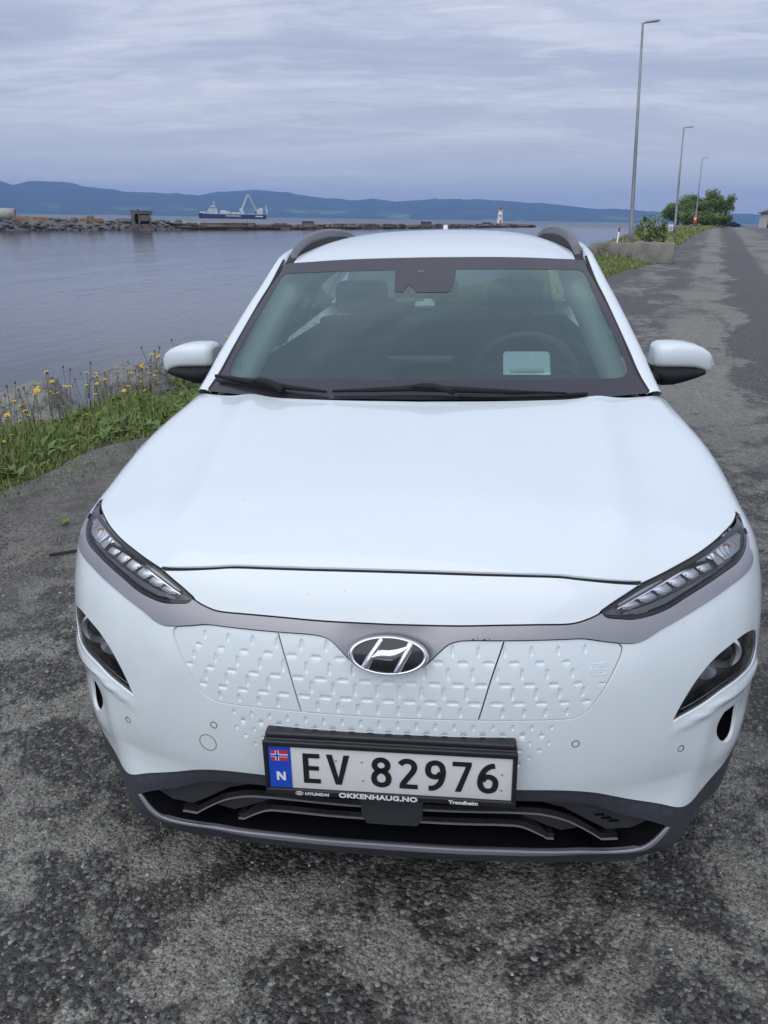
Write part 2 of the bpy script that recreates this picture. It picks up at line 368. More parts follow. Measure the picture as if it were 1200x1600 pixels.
GAP=[(0,.880),(.15,.879),(.30,.876),(.39,.8725),(.425,.8685),(.464,.864),(.558,.8525)]
GR=[(.4795,.7505),(.4845,.744),(.485,.7365),(.4815,.726),(.466,.698),(.4475,.665),(.4265,.6315),(.406,.607),(.385,.5965),(.355,.595),(.25,.5955),(.1894,.5958),(.10,.595),(0,.594)]
SPL=[(.246,.7655),(.2154,.6875),(.1894,.5958)]
WB=[(0,.414),(.284,.4135),(.383,.406),(.446,.391),(.52,.361),(.59,.335),(.655,.3065),(.69,.3045),(.73,.314),(.774,.331),(.86,.372),(.96,.424),(1.05,.47)]
SEAM=[(1.05,.47),(1.035,.56),(1.0,.66),(.96,.76),(.884,.863)]
FOG=[(.868,.676),(.845,.692),(.79,.7035),(.732,.693),(.69,.6785),(.66,.657),(.638,.632),(.616,.597),(.603,.572),(.5938,.5515),(.625,.5625),(.68,.579),(.735,.593),(.80,.599),(.86,.599),(.885,.614),(.884,.645)]
SLOT=[(.748,.5235),(.785,.5225),(.815,.518),(.822,.469),(.808,.4333),(.786,.4263),(.76,.4432),(.741,.469),(.736,.499)]
OPEN=[(0,.386),(.284,.382),(.388,.3715),(.4445,.357),(.51,.323),(.574,.296),(.6065,.2785),(.6065,.2745),(.58,.25),(.545,.2235),(.50,.209),(.43,.2225),(.27,.241),(0,.247)]
LIPB=[(0,.165),(.27,.162),(.44,.146),(.50,.143),(.56,.153),(.61,.190),(.66,.226),(.75,.243),(.9,.25),(1.05,.255)]
def C(P,st=.008,corners=()): return cr(P,False,st,corners)
def full(half): # half from x=0 ... back to x=0
    h=np.array(half); return np.concatenate([h[:-1] if abs(h[-1][0])<1e-6 else h, (h*[-1,1])[::-1][:-1] if abs(h[0][0])<1e-6 else (h*[-1,1])[::-1]])
cat_=lambda *a: np.concatenate([x if i==0 else x[1:] for i,x in enumerate(a)])
# nose panel
half=cat_(C(GAP)[::1], np.array(cr([(.558,.8525)]+H_up[8:],False,.008)), C(P_top)[::-1])
panel('nose_panel',full(half),'f',M['paint'],car,grid=.018,gap=.0022,off=.0)
# satin band across the nose
bt=C(P_top); bb=cat_(C(P_bot,.006),C(P_bot2,.008)); hl=C(H_low[:13],.008)
half=cat_(bt,np.concatenate([[bt[-1]],hl]),np.array([hl[-1],(.884,.863)]),bb[::-1])
band_disp=lambda A,B: .0045-.010*np.exp(-((np.abs(A)/.10)**4+((B-.745)/.055)**4))
panel('front_garnish',full(half),'f',M['satin'],car,grid=.012,gap=.001,disp=band_disp,skirt=.010)
for a,z,w_ in ((.178,.769,.004),(.188,.7705,.002),(.200,.7685,.006),(.213,.7695,.0025),(.05,.9,.0)):
    if w_: panel('paint_chip',np.array([(a,z),(a+w_,z+.0006),(a+w_*.9,z+.0028),(a+w_*.3,z+.0022)]),'f',M['seam'],car,off=.0050,grid=.01,skirt=0,gap=0)
# dimples of the closed grille ---------------------------------------------------
DIM=[]  # (a,z,length,width,angle)
def grille_edge(a):  # is a node inside the dimpled field
    return True
def colsp(z): return .0405+(z-.5775)*.085   # fan of columns, wider apart towards the top
gp=cat_(C(GR,.01),np.array([(0,.594),(0,.7655)]),np.array([(0,.7655),(.4795,.7655)]))
def okpt(a,z,mg):
    p=np.array([[abs(a),z]]); 
    if not inpoly(p,gp)[0]: return False
    if np.min(np.linalg.norm(gp[(gp[:,0]>.004)]-p,axis=1))<mg: return False
    # keep clear of the band, the emblem bowl and the two seams
    if np.min(np.linalg.norm(bb-p,axis=1))<mg: return False
    if z>np.interp(abs(a),bb[:,0],bb[:,1])-mg: return False
    xs=np.interp(z,[.5958,.6875,.7655],[.1894,.2154,.246])
    if abs(abs(a)-xs)<.006: return False
    return True
for z in (.7640,.7205,.6750,.6340):
    for i in range(-13,14):
        a=i*colsp(z)
        if okpt(a,z,.0095):
            f=1-.35*max(0,(abs(a)-.22)/.25)-.20*abs(z-.645)/.1; DIM.append((a,z,.0330*max(f,.6),.0112*max(f,.75),0))
for z in (.7440,.6980,.6560,.6125):
    for i in range(-13,13):
        a=(i+.5)*colsp(z)
        if okpt(a,z,.0105):
            f=1-.30*max(0,(abs(a)-.22)/.25)-.20*abs(z-.645)/.1; DIM.append((a,z,.0335*max(f,.62)*(.86 if z<.62 else 1),.0104*max(f,.75),1))
DIMB=[]
for z,hv in ((.5775,1),(.558,0),(.5395,1),(.521,0),(.503,1),(.485,0),(.467,1)):
    for i in range(-10,11):
        a=((i+.5) if hv else i)*(.0400 if z>.55 else .0395)
        lim=.375-(.5775-z)*.95
        if abs(a)>lim: continue
        f=(1-.40*abs(a)/.36)*(1-.35*(.5775-z)/.1)
        DIMB.append((a,z,(.0225 if hv else .0250)*f,.0088*max(f,.75),hv))
DEP=.0027
def tilt_of(a,z,v): return (a*.38) if v else 0.
def dimple_fn(D):
    def fn(A,B):
        out=np.zeros_like(A)
        for a,z,l,w,v in D:
            tilt=tilt_of(a,z,v); dx=A-a; dz=B-z; c,s=math.cos(tilt),math.sin(tilt); u=dx*c-dz*s; t=dx*s+dz*c
            if v: u,t=t,u
            near=(np.abs(u)<l*.6)&(np.abs(t)<w*.6)
            if not near.any(): continue
            uu=np.abs(u[near])/(l/2); tt=np.abs(t[near])/(w/2)
            d=np.maximum(tt,uu+tt*(w/l))
            out[near]-=DEP*np.clip((1.0-d)/.42,0,1)
        return out
    return fn
def dimple_pts(D):
    out=[]
    for a,z,l,w,v in D:
        tilt=tilt_of(a,z,v); c,s=math.cos(tilt),math.sin(tilt)
        hx=[(1,0),(1-w/l,1),(0,1),(-(1-w/l),1),(-1,0),(-(1-w/l),-1),(0,-1),(1-w/l,-1)]
        hx=sum([[p,((p[0]+q[0])/2,(p[1]+q[1])/2)] for p,q in zip(hx,hx[1:]+hx[:1])],[])
        for k in (1.10,1.0,.79,.58,.25):
            for hu,ht in hx:
                u=hu*l/2*k; t=ht*w/2*k
                if v: u,t=t,u
                out.append((a+u*c+t*s,z-u*s+t*c))
    return np.array(out)
dfn=dimple_fn(DIM); dfb=dimple_fn(DIMB); dp=dimple_pts(DIM); dpb=dimple_pts(DIMB)
spl=C(SPL,.006); gout=C(GR,.006)
i1=11
gr_c=cat_(C([(x,z) for x,z in P_bot if x<=.1686]+[(.246,.7655)],.006),spl,C([(.1894,.5958),(.10,.595),(0,.594)],.01))
bev=lambda A,B: 0*A
panel('grille_panel',full(gr_c),'f',M['paint'],car,grid=.011,gap=.0019,disp=dfn,extra=dp,skirt=.008,bstep=.006)
side_p=cat_(C([(.246,.7655),(.367,.7655),(.4088,.7645),(.4462,.7572),(.4795,.7505)],.006),C(GR[:12],.006),spl[::-1])
def erase_e(A,B): # small raised E plug mark on the right hand panel
    out=dfn(A,B); 
    m=(np.abs(A-.440)<.042)&(np.abs(B-.703)<.030)
    out[m]=0
    return out
for sgn in (1,-1):
    sp=side_p.copy(); 
    if sgn<0: sp=(sp*[-1,1])[::-1]
    fn=erase_e if sgn>0 else dfn
    panel('grille_panel',sp,'f',M['paint'],car,grid=.011,gap=.0019,disp=fn,extra=dp,skirt=.008,bstep=.006)
# bumper skin
fog=cr(FOG,True,.008,(9,)); slot=inset(cr(SLOT,True,.008,(0,2)),-.0035)
half=cat_(C(WB,.01),C(SEAM,.02),C(P_bot2,.008)[::-1],C(GR,.006))
ledge=C([(.555,.517),(.60,.530),(.66,.551),(.735,.567),(.81,.571),(.90,.578)],.0025)
def bump_disp(A,B):
    a=np.abs(A); d=np.full_like(a,9.)
    m=(a>.5)
    if m.any():
        q=np.stack([a[m],B[m]],-1); d[m]=np.min(np.linalg.norm(q[:,None]-ledge[None],axis=2),axis=1)
    amp=np.clip((a-.585)/.08,0,1); out=.0080*amp*np.exp(-(d/.0125)**2)
    out-=.012*np.exp(-((a-.79)/.075)**2-((B-.480)/.050)**2)
    out+=.005*np.exp(-((a-.69)/.03)**2-((B-.45)/.09)**2)
    # crease falling from the band towards the fog lamp
    xc=np.interp(B,[.40,.55,.66,.76],[.60,.545,.50,.515]); out+=.004*np.exp(-((a-xc)/.045)**2)*np.clip((B-.36)/.1,0,1)*np.clip((.78-B)/.08,0,1)
    return out+dfb(A,B)
hs=[fog,slot,(fog*[-1,1])[::-1],(slot*[-1,1])[::-1]]
bumper=panel('front_bumper',full(half),'f',M['paint'],car,grid=.014,gap=.0017,holes=hs,disp=bump_disp,extra=dpb,skirt=.022,bstep=.008,hskirt=.008)
# dark strips seen through the shut lines
def seam(curve,w=.012,dom='f',off=-.0045):
    for sg in (1,-1):
        c=np.array(curve)*[sg,1]; ribbon('shut_line',c,dom,M['seam'],car,w=w,d0=off,d1=off-.004)
seam(C(GAP,.01),.022,off=-.010); seam(spl); seam(gout); seam(bb); seam(C(SEAM,.02)); seam(cat_(bt),.010,off=-.006)
# lower cladding ------------------------------------------------------------------
half=cat_(C(WB,.01),np.array([(1.05,.47),(1.06,.36),(1.05,.25)]),C(LIPB,.012)[::-1])
op=full(cr(OPEN,False,.008,(6,7)))
def clad_disp(A,B):
    a=np.abs(A); zt=np.interp(a,[p[0] for p in WB],[p[1] for p in WB])
    return -.004*np.exp(-((zt-B)/.012)**2)
panel('lower_cladding',full(half),'f',M['clad'],car,grid=.014,gap=.0012,holes=[op],disp=clad_disp,skirt=.05,bstep=.008,hskirt=.010)
bk=full(cr([(0,.41),(.30,.405),(.45,.385),(.55,.345),(.64,.28),(.60,.215),(.50,.18),(.30,.20),(0,.21)],False,.02))
panel('intake_back',bk,'f',M['black'],car,off=-.075,grid=.03,skirt=0)
low=C([(0,.247),(.27,.241),(.43,.2225),(.50,.209),(.545,.2235),(.58,.25),(.6065,.2755)],.008)
lo=low-np.array([0,.0075]); lo=full(cat_(low[:,:],np.array([low[-1],lo[-1]+[.006,.004]]),(low-[0,.0125])[::-1])) if False else None
pl=np.concatenate([low,(low+np.stack([np.interp(low[:,0],[0,.5,.6065],[0,.004,.007]),-np.interp(low[:,0],[0,.45,.55,.6065],[.0125,.0125,.009,.001])],-1))[::-1]])
ful=np.concatenate([ (low*[-1,1])[::-1][:-1], low, pl[len(low):], (pl[len(low):]*[-1,1])[::-1][1:] ])
panel('silver_lip',ful,'f',M['cladlight'],car,off=.0035,grid=.012,gap=0,skirt=.006,bstep=.006)
# floor of the intake, from the lip back
g=G(); LL=np.concatenate([(low*[-1,1])[::-1][:-1],low]); A_=lift('f',LL[:,0],LL[:,1]-.001,-.002); B_=lift('f',LL[:,0]*.97,LL[:,1]+.012,-.075)
g.grid([[tuple(a),tuple(b)] for a,b in zip(A_,B_)]); g.obj('intake_floor',M['black'],car)
B1=[(0,.3455),(.10,.3453),(.21,.3455),(.30,.342),(.345,.336),(.40,.315),(.46,.272),(.479,.2555),(.513,.2545)]
B2=[(0,.3125),(.09,.3122),(.26,.310),(.30,.3045),(.345,.2785),(.358,.2685),(.3725,.267)]
for sg in (1,-1):
    for Bc,cs in ((B1,(7,)),(B2,(5,))):
        c=cr(Bc,False,.008,cs)*[sg,1]
        b=ribbon('grille_bar',c,'f',M['glossblack'],car,w=.016,d0=-.012,d1=-.05)
        e=ribbon('bar_edge',c-[0,.007],'f',M['cladlight'],b,w=.003,d0=-.0095,d1=-.016)
    p1=[(.30,.372),(.388,.362),(.4445,.348),(.51,.314),(.57,.290),(.59,.279),(.55,.262),(.50,.262),(.46,.289),(.40,.332),(.345,.353),(.30,.358)]
    p2=[(.235,.336),(.30,.333),(.345,.326),(.39,.308),(.445,.266),(.40,.262),(.345,.2905),(.30,.3145),(.235,.320)]
    p1b=np.array(p1)*[sg,1]; p2b=np.array(p2)*[sg,1]
    if sg<0: p1b=p1b[::-1];p2b=p2b[::-1]
    ip=panel('intake_panel',p1b,'f',M['textured'],car,off=-.024,grid=.012,skirt=.01,gap=0)
    panel('intake_panel',p2b,'f',M['textured'],car,off=-.03,grid=.012,skirt=.01,gap=0)
    if sg>0:
        for q,(a,z) in enumerate(((.478,.3075),(.494,.2975),(.510,.288))):
            s_=np.array([(a-.011,z-.0030),(a+.011,z-.0045),(a+.012,z+.0010),(a-.010,z+.0025)]); panel('drain_slot',s_,'f',M['black'],ip,off=-.0215,grid=.01,skirt=0,gap=0)
panel('radar_cover',np.array([(-.072,.405),(.076,.405),(.072,.318),(.060,.300),(-.056,.300),(-.068,.318)])[::-1],'f',M['radar'],car,off=-.004,grid=.012,skirt=.02,gap=0)
# ------------------------------------------------------------------ frames on the surface
def frame(a,z,off=0.):
    P=lift('f',[a],[z],off)[0]; n=grad(P[0:1],P[1:2],P[2:3])[0]; N_=Vector(n); U=Vector((0,0,1)).cross(N_).normalized(); U=-U if U.x<0 else U; Vv=N_.cross(U)
    if Vv.z<0: Vv=-Vv
    return Vector(P),U,Vv,N_
def ringobj(name,a,z,r,th,m,parent,off=0.,n=28):
    P,U,V_,N_=frame(a,z,off+bump_disp(np.array([a]),np.array([z]))[0]); g=G()
    g.tube([P+U*math.cos(t)*r+V_*math.sin(t)*r for t in [2*math.pi*i/n for i in range(n)]],th,6,close=True)
    return g.obj(name,m,parent,True)
for sg in (1,-1):
    for a,z in ((.39,.534),(.626,.477)):
        s_=ringobj('parking_sensor',a*sg,z,.0078,.0009,M['seam'],bumper)
ringobj('tow_eye_cover',-.4097,.4827,.021,.0007,M['seam'],bumper)
# E plug mark, raised outline on the right panel
def surf(a,z,o): 
    p=lift('f',[a],[z],o)[0]; return tuple(p)
g=G()
out_=[(-.014,.010),(.016,.010),(.019,.006),(.013,-.013),(-.017,-.013),(-.021,-.009),(-.014,.010)]
for q in (out_,[(.006,.005),(-.007,.005),(-.010,-.008),(.004,-.008)],[(-.0085,-.0015),(.004,-.0015)],[(.006,.005),(.014,.005)],[(.004,-.003),(.015,-.003)]):
    g.tube([surf(.436+u,.703+v,.0002) for u,v in q],.0009,5)
g.obj('plug_emblem',M['paint'],car,True)
# ------------------------------------------------------------------ headlights
hl_poly=cat_(cr(H_low,False,.008),np.concatenate([[H_low[-1]],cr(H_up,False,.008)]))
def inset_poly(p,d): 
    return inset(p,d)
DRLt=[(.492,.8125),(.557,.8335),(.612,.8485),(.664,.8595),(.713,.8655),(.748,.8670)]
DRLb=[(.515,.8055),(.558,.8135),(.608,.8245),(.653,.8345),(.708,.846),(.754,.8525)]
for sg in (1,-1):
    hp=hl_poly*[sg,1]
    if sg<0: hp=hp[::-1]
    head=empty('headlight',parent=car)
    panel('lens',hp,'f',M['clear'],head,off=.0005,grid=.02,skirt=0,gap=.003)
    panel('housing',hp,'f',M['housing'],head,off=-.026,grid=.02,skirt=0,gap=-.004)
    # black rim between lens and body
    inn=inset(hp,.0055); ring_outer=inset(hp,.0012)
    panel('bezel',ring_outer,'f',M['glossblack'],head,off=.0008,grid=.05,holes=[inn],skirt=.022,gap=0,bstep=.006)
    # inner shelf along the upper edge
    up=[(.50,.822),(.56,.8425),(.612,.8555),(.665,.866),(.725,.8755),(.80,.884),(.88,.8905),(.88,.886),(.80,.878),(.745,.870),(.713,.8685),(.664,.8625),(.612,.8515),(.557,.8365),(.50,.8175)]
    u_=np.array(up)*[sg,1]; u_=u_ if sg>0 else u_[::-1]
    panel('upper_shelf',u_,'f',M['housing2'],head,off=-.008,grid=.012,skirt=.015,gap=0)
    lowp=[(.505,.7990),(.55,.8000),(.60,.8095),(.655,.8260),(.71,.8400),(.77,.8505),(.82,.8585),(.80,.8600),(.754,.8495),(.708,.8430),(.653,.8315),(.608,.8215),(.558,.8105),(.51,.8035)]
    l_=np.array(lowp)*[sg,1]; l_=l_ if sg>0 else l_[::-1]
    panel('lower_shelf',l_,'f',M['housing'],head,off=-.007,grid=.012,skirt=.015,gap=0)
    t_=cr(DRLt,False,.004)*[sg,1]; b_=cr(DRLb,False,.004)*[sg,1]
    ribbon('light_line',t_,'f',M['chrome'],head,w=.0022,d0=-.0035,d1=-.012)
    # five clear blocks of the day running strip
    for k in range(6):
        x0=k/6+.015; x1=(k+1)/6-.015
        def pt(f,v,o):
            i=f*(len(t_)-1); j=int(min(i,len(t_)-2)); tt=t_[j]+(t_[j+1]-t_[j])*(i-j)
            i=f*(len(b_)-1); j=int(min(i,len(b_)-2)); bb_=b_[j]+(b_[j+1]-b_[j])*(i-j)
            q=tt+(bb_-tt)*v; return tuple(lift('f',[q[0]],[q[1]],o)[0])
        blk=empty('day_running_block',parent=head)
        g=G(); rows=[]
        for v,o in ((.02,-.020),(.05,-.009),(.3,-.006),(.75,-.006),(.97,-.009),(1.0,-.020)):
            rows.append([pt(x0+(x1-x0)*(f_),v,o-(.004 if f_ in (0,1) else 0)) for f_ in (0,.15,.5,.85,1)])
        g.grid(rows); g.obj('block_reflector',M['reflector'],blk,True)
        g=G(); g.tube([pt(x0+.01,.25,-.005),pt(x0+.0,.6,-.0055),pt(x0+.02,.92,-.007),pt(x1-.02,.92,-.007)],.0011,6); g.obj('block_edge',M['chrome'],blk,True)
    # faceted outer reflectors
    r2=random.Random(5)
    g=G()
    for k in range(9):
        a0=.775+.019*k; z0=np.interp(a0,[.77,.95],[.866,.889]); 
        pts=[surf((a0+r2.uniform(-.012,.012))*sg,z0+r2.uniform(-.012,.010),-.006-r2.random()*.014) for _ in range(6)]
        g.add(pts,[(0,1,2),(2,3,4),(0,2,4),(4,5,0)])
    g.obj('outer_reflector',M['reflector'],head)
    g=G(); g.grid([[surf((.77+.03*i)*sg,np.interp(.77+.03*i,[.77,.95],[.872,.893])-.010*j,-.012) for j in range(3)] for i in range(6)]); g.obj('outer_bowl',M['housing2'],head,True)
    P=Vector(surf(.835*sg,.876,-.012)); g=G()
    g.add([P+Vector((.012*math.cos(t),-.004,.006*math.sin(t))) for t in [k*math.pi/5 for k in range(10)]],[tuple(range(10))]); g.obj('indicator_bulb',M['orange'],head)
    # fog / main beam lamp in the bumper
    fp=fog*[sg,1]; fp=fp if sg>0 else fp[::-1]
    fl=empty('fog_lamp',parent=car)
    panel('lens',fp,'f',M['clear'],fl,off=-.006,grid=.02,skirt=0,gap=.001)
    panel('housing',fp,'f',M['housing'],fl,off=-.045,grid=.02,skirt=0,gap=-.012)
    panel('lamp_rim',inset(fp,-.001),'f',M['glossblack'],fl,off=-.0045,grid=.05,holes=[inset(fp,.004)],skirt=.03,gap=0,bstep=.006)
    P,U,V_,N_=frame(.752*sg,.676,-.030); N2=Vector((0.05*sg,-1,.0)).normalized(); U2=Vector((1,0,0)); V2_=Vector((0,0,1))
    def ringp(r,c,n=28): return [c+U2*math.cos(t)*r+V2_*math.sin(t)*r for t in [2*math.pi*i/n for i in range(n)]]
    c0=P+Vector((0,-.006,-.008))
    g=G(); g.grid([ringp(.036,c0+Vector((0,-.010,0))),ringp(.040,c0+Vector((0,-.006,0))),ringp(.042,c0+Vector((0,.01,0)))],close=True); g.obj('projector_ring',M['alloy'],fl,True)
    g=G(); g.grid([ringp(.036,c0+Vector((0,-.010,0))),ringp(.029,c0+Vector((0,.004,0))),ringp(.028,c0+Vector((0,.012,0)))],close=True); g.obj('projector_bowl',M['housing2'],fl,True)
    g=G(); R=[]
    for i in range(7):
        ph=i/6*math.pi/2; R.append(ringp(.0275*math.cos(ph)+1e-4,c0+Vector((0,.004-.014*math.sin(ph),0))))
    g.grid(R,close=True); g.obj('projector_lens',M['glossblack'],fl,True)
    P2,U,V_,N_=frame(.700*sg,.640,-.030)
    def rp2(r,c,n=20): return [c+U2*math.cos(t)*r*1.1+V2_*math.sin(t)*r for t in [2*math.pi*i/n for i in range(n)]]
    g=G(); g.grid([rp2(.021,P2+Vector((0,-.01,0))),rp2(.017,P2+Vector((0,.006,0))),rp2(.004,P2+Vector((0,.014,0)))],close=True); g.obj('lower_reflector',M['reflector'],fl,True)
    g=G(); e_=cr([(.625,.570),(.68,.586),(.735,.6),(.80,.6055),(.86,.6065)],False,.01)*[sg,1]
    g.tube([surf(a,z,-.012) for a,z in e_],.0012,5); g.obj('lamp_light_line',M['alloy'],fl,True)
    # air slot
    sp=slot*[sg,1]; sp=sp if sg>0 else sp[::-1]
    panel('air_slot',sp,'f',M['black'],car,off=-.050,grid=.02,skirt=0,gap=-.02)
    ribbon('slot_duct',np.concatenate([slot,slot[:2]])*[sg,1],'f',M['black'],car,w=.0005,d0=-.022,d1=-.055)
    g=G(); g.tube([surf(.745*sg,.487,-.035),surf(.815*sg,.489,-.035)],.0015,5); g.obj('slot_vane',M['clad'],car)
# ------------------------------------------------------------------ hood
fr=lift('f',*C(GAP,.01).T,0.); fr2=lift('f',*cr([(.558,.8525)]+H_up[:8][::-1][1:],False,.01).T,0.)
cut=[(.8115,.50),(.8125,.545),(.8118,.644),(.8035,.737),(.779,.869),(.7635,1.04),(.763,1.20)]
rear=[(.763,1.20),(.724,1.170),(.627,1.121),(.467,1.067),(.326,1.029),(.189,1.006),(0,.994)]
half=cat_(fr[:,:2]+[0,.003],np.concatenate([[fr[-1,:2]],fr2[:,:2]]),np.concatenate([[fr2[-1,:2]],cr(cut,False,.015)]),cr(rear,False,.02))
panel('hood',full(half),'h',M['paint'],car,grid=.022,gap=.0022,skirt=.012,bstep=.010)
fh=cr(cut,False,.015)
for sg in (1,-1):
    ribbon('shut_line',fh*[sg,1],'h',M['seam'],car,w=.014,d0=-.009,d1=-.012)
    rr=cr(H_up,False,.01)*[sg,1]; ribbon('lamp_gasket',rr,'f',M['rubber'],car,w=.008,d0=-.004,d1=-.02)
# ------------------------------------------------------------------ fenders, doors, quarters (both flanks)
def conv(P): P=np.array(P); return np.stack([P[...,1],np.arctan2(P[...,2]-.55,np.abs(P[...,0]))],-1)
s_seam=conv(lift('f',*C(SEAM,.02).T,0.)); hcut=fh[:]; P_=lift('h',hcut[:,0],hcut[:,1],0.); s_cut=conv(P_)
hlo=conv(lift('f',*np.array([(.884,.863),(.935,.8875),(1.0,.8985)]).T,0.))
def arch(yc,r,t0,t1,n=24): return [(yc+r*math.cos(t),.335+r*math.sin(t)) for t in np.linspace(t0,t1,n)]
def yz2s(L):
    out=[]
    for y,z in L: out.append((y,math.atan2(z-.55,float(Sx(np.array([y]),np.array([z]))[0])-.004)))
    return np.array(out)
YA,YB=.86,3.46
ar=yz2s([p for p in arch(YA,.395,math.pi-.33,0.03)])
door_f=yz2s([(1.36,.36),(1.36,.99)])
fend=np.concatenate([s_seam[::-1][:-1] if False else s_seam[::-1],ar,yz2s([(1.262,.34),(1.36,.34)]),[(1.365,.47)],[(1.22,.52)],s_cut[::-1],hlo[::-1]])
fend=np.array(fend)
def clean(p):
    o=[p[0]]
    for q in p[1:]:
        if np.linalg.norm(q-o[-1])>.003: o.append(q)
    return np.array(o)
fend=clean(fend)
DOORS=[('front_door',[(1.37,-.235),(2.36,-.235),(2.36,.50),(1.37,.475)]),('rear_door',[(2.37,-.235),(3.02,-.235),(3.12,-.02),(3.24,.14),(3.24,.50),(2.37,.50)]),
 ('quarter_panel',[(3.25,.15)]+[tuple(q) for q in yz2s(arch(YB,.395,math.pi*.62,0.03))]+[(4.08,-.3),(4.12,0),(4.10,.50),(3.25,.50)]),
 ('sill',[(1.27,-.40),(3.05,-.40),(3.05,-.24),(1.27,-.24)])]
for mx in (False,True):
    panel('front_fender',fend,'s',M['paint'],car,grid=.03,gap=.0015,skirt=.012,mx=mx,bstep=.015)
    for nm,pl_ in DOORS:
        d=panel(nm,np.array(pl_),'s',M['clad'] if nm=='sill' else M['paint'],car,grid=.05,gap=.0025,skirt=.015,mx=mx,bstep=.03)
        if 'door' in nm:
            yy=pl_[1][0]-.13; sx=-1 if mx else 1; g=G(); g.tube([(sx*.872,yy-.09,.90),(sx*.905,yy-.07,.90),(sx*.905,yy+.06,.905),(sx*.872,yy+.08,.905)],.013,8); g.obj('handle',M['paint'],d,True)
    for yc in (YA,YB):
        a1=yz2s(arch(yc,.345,math.pi-.15,.05)); a2=yz2s(arch(yc,.392,.05,math.pi-.15)); panel('wheel_arch_trim',np.concatenate([a1,a2]),'s',M['clad'],car,off=.006,grid=.05,gap=0,skirt=.03,mx=mx,bstep=.02)
        sx=-1 if mx else 1
        w_=empty('wheel',(sx*.785,yc,.333),parent=car)
        g=G(); R=[]
        for r,x in ((.215,-.10),(.30,-.112),(.328,-.095),(.333,-.06),(.333,.06),(.328,.095),(.30,.112),(.215,.10)):
            R.append([(x,r*math.cos(t),r*math.sin(t)) for t in [2*math.pi*i/40 for i in range(40)]])
        g.grid(R,close=True); g.obj('tyre',M['tyre'],w_,True)
        g=G(); R=[[(x*sx,r*math.cos(t),r*math.sin(t)) for t in [2*math.pi*i/40 for i in range(40)]] for r,x in ((.216,-.09),(.20,-.06),(.20,.06),(.216,.098))]
        g.grid(R,close=True)
        for k in range(5):
            t=2*math.pi*k/5; g.box((sx*.075,.11*math.cos(t),.11*math.sin(t)),(.03,.05,.19),Matrix.Rotation(t-math.pi/2,3,'X'))
        g.disc((sx*.08,0,0),.05,20,(1,0,0),.03); g.obj('rim',M['alloy'],w_)
g=G()
g.grid([[ (x*(1 if z>.4 else .96),4.14-.10*(x/.86)**4-(.12 if z<.3 else 0)-(.08*(z-.9)/.2 if z>.9 else 0)-.03,z) for x in np.linspace(-.865,.865,15)] for z in (.25,.35,.6,.9,1.06,1.1)])
g.obj('tailgate',M['paint'],car,True)
g=G(); g.box((0,2.15,.30),(1.40,3.6,.10)); g.box((0,.75,.55),(1.05,.7,.30)); g.box((0,2.1,.45),(1.52,1.6,.1)); g.obj('underbody',M['black'],car)
# firewall and cowl beneath the wipers
g=G(); g.grid([[(x,.985+.30*x*x,1.030) ,(x,1.06+.33*x*x,1.036),(x,1.10+.35*x*x,1.06)] for x in np.linspace(-.73,.73,25)]); g.obj('wiper_cowl',M['rubber'],car,True)
g=G(); g.grid([[(x,1.05+.30*x*x,1.03),(x,1.05+.30*x*x,.5)] for x in np.linspace(-.76,.76,15)]); g.obj('firewall',M['black'],car)
# ------------------------------------------------------------------ windscreen, roof, pillars
def yw(z): return itp(z,[1.02,1.06,1.26,1.456],[.935,1.0,1.325,1.68])
def wsP(x,z,off=0.):
    x=np.asarray(x,float);z=np.asarray(z,float); y=yw(z)+.36*x*x; e=1e-4
    n=np.stack([.72*x,-np.ones_like(x),(yw(z+e)-yw(z-e))/(2*e)],-1); n/=np.linalg.norm(n,axis=-1,keepdims=True)
    return np.stack([x,y,z],-1)+n*np.asarray(off)[...,None] if np.ndim(off) else np.stack([x,y,z],-1)+n*off, n
def wpanel(name,outer,m,parent,off=0.,holes=(),grid=.03,bs=.012,thick=0.,**k):
    loops=[seglen(np.array(outer,float),bs)]+[seglen(np.array(h,float),bs) for h in holes]; o=loops[0]; lo=o.min(0);hi=o.max(0)
    gx,gy=np.meshgrid(np.arange(lo[0],hi[0],grid),np.arange(lo[1],hi[1],grid)); p=np.stack([gx.ravel(),gy.ravel()],-1); ok=inpoly(p,o)
    for h in loops[1:]: ok&=~inpoly(p,h)
    p=p[ok]; B=np.concatenate(loops)
    if len(p): p=p[np.min(np.linalg.norm(p[:,None]-B[None],axis=2),axis=1)>bs*.5]
    V=np.concatenate(loops+[p]); E=[];st=0
    for l in loops: n=len(l); E+=[(st+i,st+(i+1)%n) for i in range(n)]; st+=n
    r=geometry.delaunay_2d_cdt([Vector((float(a),float(b))) for a,b in V],E,[],0,1e-7,False)
    V2=np.array([tuple(v) for v in r[0]]); F=np.array([f for f in r[2] if len(f)==3]); c=V2[F].mean(1); ok=inpoly(c,o)
    for h in loops[1:]: ok&=~inpoly(c,h)
    F=F[ok]; P,n=wsP(V2[:,0],V2[:,1],off); tn=np.cross(P[F[:,1]]-P[F[:,0]],P[F[:,2]]-P[F[:,0]]); fl=np.sum(tn*n[F[:,0]],1)<0; F[fl]=F[fl][:,::-1]
    return mesh(name,P,F,m,parent,True,n,**k)
wo=[(0,1.0625),(.189,1.0615),(.326,1.0575),(.516,1.0535),(.627,1.0525),(.727,1.052),(.701,1.10),(.676,1.173),(.63,1.30),(.605,1.364),(.577,1.436),(.542,1.440),(.449,1.4455),(.274,1.4535),(0,1.457)]
wout=full(cr(wo,False,.015,(5,10)))
